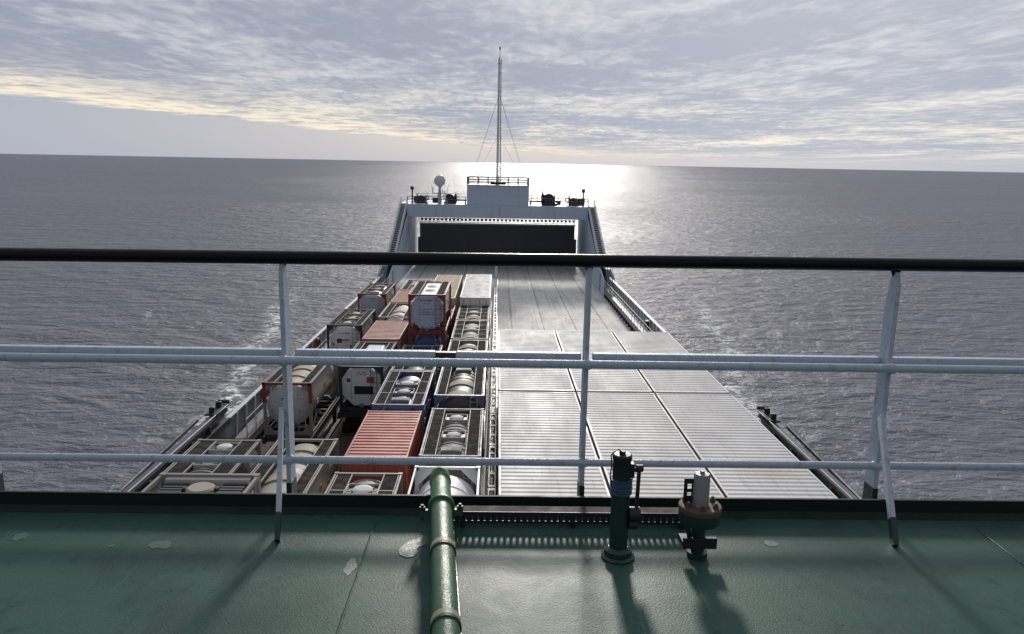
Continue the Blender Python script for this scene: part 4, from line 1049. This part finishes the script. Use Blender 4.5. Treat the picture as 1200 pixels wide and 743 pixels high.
for x in (-.082, .082):
    m = MB(); m.cyl((x, 3.147, pz-.06), (x, 3.147, pz+.012), .007, n=8); m.cyl((x, 3.147, pz-.012), (x, 3.147, pz+.002), .014, n=6); m.build('bolt', 'blackframe', t)
for y in (2.76, 2.27):
    m = MB(); m.lathe((0, y-.019, pz), (0, y+.019, pz), [(0, r_+.0005), (.12, r_+.004), (.88, r_+.004), (1, r_+.0005)], 28, cap=False); m.build('joint_ring', 'pipejoint', t)
    m = MB(); m.lathe((0, y-.034, pz), (0, y-.0195, pz), [(0, r_+.0005), (.2, r_+.0055), (.8, r_+.0055), (1, r_+.0005)], 28, cap=False); m.build('weld_ring', 'darkgreen', t)
m = MB(); m.lathe((0, 3.40, pz), (0, 3.425, pz), [(0, .047), (.3, .051), (.7, .051), (1, .047)], 28, cap=False); m.build('end_ring', 'pipegreen', t)
for y in (2.95, 1.9, .8):
    m = MB(); m.box(-.04, .04, y-.02, y+.02, .0005, pz-.035); m.build('pipe_rest', 'darkgreen', t)
# thin flat strip beside the pipe
m = MB(); m.prism([(-.196, 3.28), (-.182, 3.28), (.30, -2), (.286, -2)], 'Z', GZ+.0005, GZ+.014)
tag(m.build('steel_strip', 'steelcan', bevel=.003), 'thin worn steel strip on the deck along the right of the green pipe', 'steel strip')

# perforated cable tray in front of the coaming
t = thing('cable_tray', (0, 0, GZ), 'low brown perforated cable tray between the green pipe and the rusty flange', 'cable tray')
x0, x1 = -.20, .90
m = MB(); m.box(x0, x1, 3.226, 3.286, .0755, .0785); m.build('top_plate', 'traybrown', t)
m = MB(); m.box(x0, x1, 3.222, 3.2255, .064, .0785); m.box(x0, x1, 3.222, 3.2255, .024, .036)
x = x0
while x < x1-.02: m.box(x, x+.0195, 3.222, 3.2255, .036, .064); x += .0275
m.build('slotted_side', 'black', t, smooth=False)
m = MB()
for x in (x0+.05, .35, x1-.05): m.box(x, x+.02, 3.228, 3.28, .0005, .0752)
m.build('foot', 'black', t)

# sounding pipe with lever
t = thing('sounding_pipe', (.525, 2.97, GZ), 'dark green sounding pipe with blue tape and a side lever', 'sounding pipe')
m = MB(); m.lathe((0, 0, 0), (0, 0, .31), [(0, .0385), (1, .0385)], 24); m.build('pipe', 'darkgreen', t)
m = MB(); m.lathe((0, 0, .0005), (0, 0, .05), [(0, .070), (.15, .070), (.3, .058), (.75, .058), (1, .041)], 24); m.build('base_collar', 'darkgreen', t)
m = MB(); pr_ = []
for k in range(17):
    pr_.append((k/16, .0405+.006*abs(math.sin(k*1.1))+.0025*random.random()))
m.lathe((0, 0, .285), (0, 0, .352), pr_, 22); m.build('tape_wrap', 'bluetape', t)
m = MB(); m.lathe((0, 0, .352), (0, 0, .458), [(0, .038), (.1, .0365), (.35, .039), (.7, .036), (.78, .040), (.95, .040), (1, .036)], 22); m.cyl((0, 0, .458), (0, 0, .470), .014, n=6); m.box(.03, .05, -.02, .02, .36, .42); m.build('head', 'black', t, bevel=.0015)
m = MB(); pts = [(-.034, -.01, .470), (-.048, -.01, .455), (-.044, -.012, .41), (-.048, -.01, .37), (-.043, -.01, .32)]; m.tube(pts, .003, 6)
m.tube([(-.034, -.01, .470), (-.02, -.015, .482), (-.005, -.015, .470)], .003, 6); m.build('lashing_wire', 'black', t)
lv = MB(); lv.bar((.066, -.01, .20), (.070, -.01, .395), .014, .018); lv.cyl((.056, -.01, .400), (.086, -.01, .400), .015, n=10); lv.cyl((.030, -.01, .392), (.07, -.01, .392), .010, n=8)
lv.cyl((.035, -.01, .20), (.082, -.01, .20), .030, n=14); lv.cyl((.036, -.01, .155), (.072, -.01, .155), .022, n=12); lv.build('lever', 'black', t, bevel=.002)

# rusty flanged valve
t = thing('flanged_valve', (.862, 2.98, GZ), 'rusty flanged vent valve with a grey steel can on top', 'valve')
m = MB(); m.lathe((0, 0, 0), (0, 0, .17), [(0, .042), (.15, .042), (.17, .028), (1, .028)], 20); m.build('stem', 'darkgreen', t)
m = MB(); m.box(-.068, .072, -.034, -.014, .05, .098); m.box(-.072, -.03, -.03, .05, .06, .08); m.build('cross_plate', 'black', t, bevel=.002)
m = MB(); m.lathe((0, 0, .155), (0, 0, .212), [(0, .055), (.1, .084), (.45, .087), (1, .087)], 32); m.build('lower_flange', 'darkgreen', t, bevel=.002)
m = MB(); m.lathe((0, 0, .2125), (0, 0, .236), [(0, .0885), (.8, .0885), (1, .084)], 32); fl = m.build('upper_flange', 'flange', t)
for k in range(6):
    a = k*math.pi/3+.45; xx, yy = .066*math.cos(a), .066*math.sin(a)
    m = MB(); m.cyl((xx, yy, .236), (xx, yy, .250), .0125, n=6); m.cyl((xx, yy, .250), (xx, yy, .258), .007, n=8); m.build('bolt', 'flange', fl)
m = MB(); m.lathe((0, 0, .2365), (0, 0, .372), [(0, .036), (.06, .0335), (.94, .0335), (1, .030)], 26); m.cyl((0, 0, .372), (0, 0, .384), .010, n=6); m.build('can', 'steelcan', t)
m = MB()
for (xa, xb, za, zb) in ((-.070, -.056, .2365, .345), (-.038, -.030, .2365, .345), (-.056, -.038, .322, .345), (-.056, -.038, .285, .300), (-.056, -.038, .2365, .270)):
    m.box(xa, xb, .008, .013, za, zb)
m.build('bracket', 'black', t, smooth=False)
m = MB(); m.bar((-.055, 0, .155), (-.03, 0, .07), .01, .02); m.build('gusset', 'darkgreen', t)

# flakes of lifted paint
def flake(pts, lab, mat, z=.0004, h=.0011):
    m = MB(); m.prism(pts, 'Z', GZ+z, GZ+z+h); o = m.build('paint_flake', mat, smooth=False); tag(o, lab, 'paint flake', 'lifted paint flakes'); return o
M['flakepaint'] = paint('lifted_paint', (.062, .115, .097), .36, dirt=.4, dirtcol=(.045, .09, .075), scale=25, bump=.2)
pad = [(-.285, 3.22), (-.30, 3.235), (-.318, 3.20), (-.338, 3.19), (-.360, 3.155), (-.370, 3.12), (-.364, 3.09), (-.340, 3.07), (-.318, 3.075), (-.308, 3.10), (-.312, 3.13), (-.300, 3.15), (-.287, 3.155), (-.280, 3.19)]
flake([(-.275+(a+.275)*1.3, 3.04+(b-3.145)*1.25) for a, b in pad], 'paddle-shaped blister of lifted paint left of the green pipe', 'flakepaint', h=.0022)
def blob(cx, cy, sx, sy, seed, n=16):
    rnd = random.Random(seed); return [(cx+sx*math.cos(2*math.pi*i/n)*rnd.uniform(.5, 1), cy+sy*math.sin(2*math.pi*i/n)*rnd.uniform(.5, 1)) for i in range(n)]
flake(blob(-1.41, 3.04, .065, .05, 3), 'ragged pale paint flake left of the left stanchion foot', 'flakepaint')
flake(blob(-1.61, 3.03, .022, .018, 4), 'tiny pale paint flake left of the ragged one', 'flakepaint')
flake(blob(-2.04, 3.10, .04, .05, 5), 'angular paint flake near the left edge of the deck', 'flakepaint')
flake(blob(-.575, 2.87, .03, .08, 6), 'grey paint flake against the weld seam left of the green pipe', 'flakepaint')
flake(blob(1.22, 3.10, .05, .035, 8), 'pale paint flakes left of the right stanchion foot', 'flakepaint')
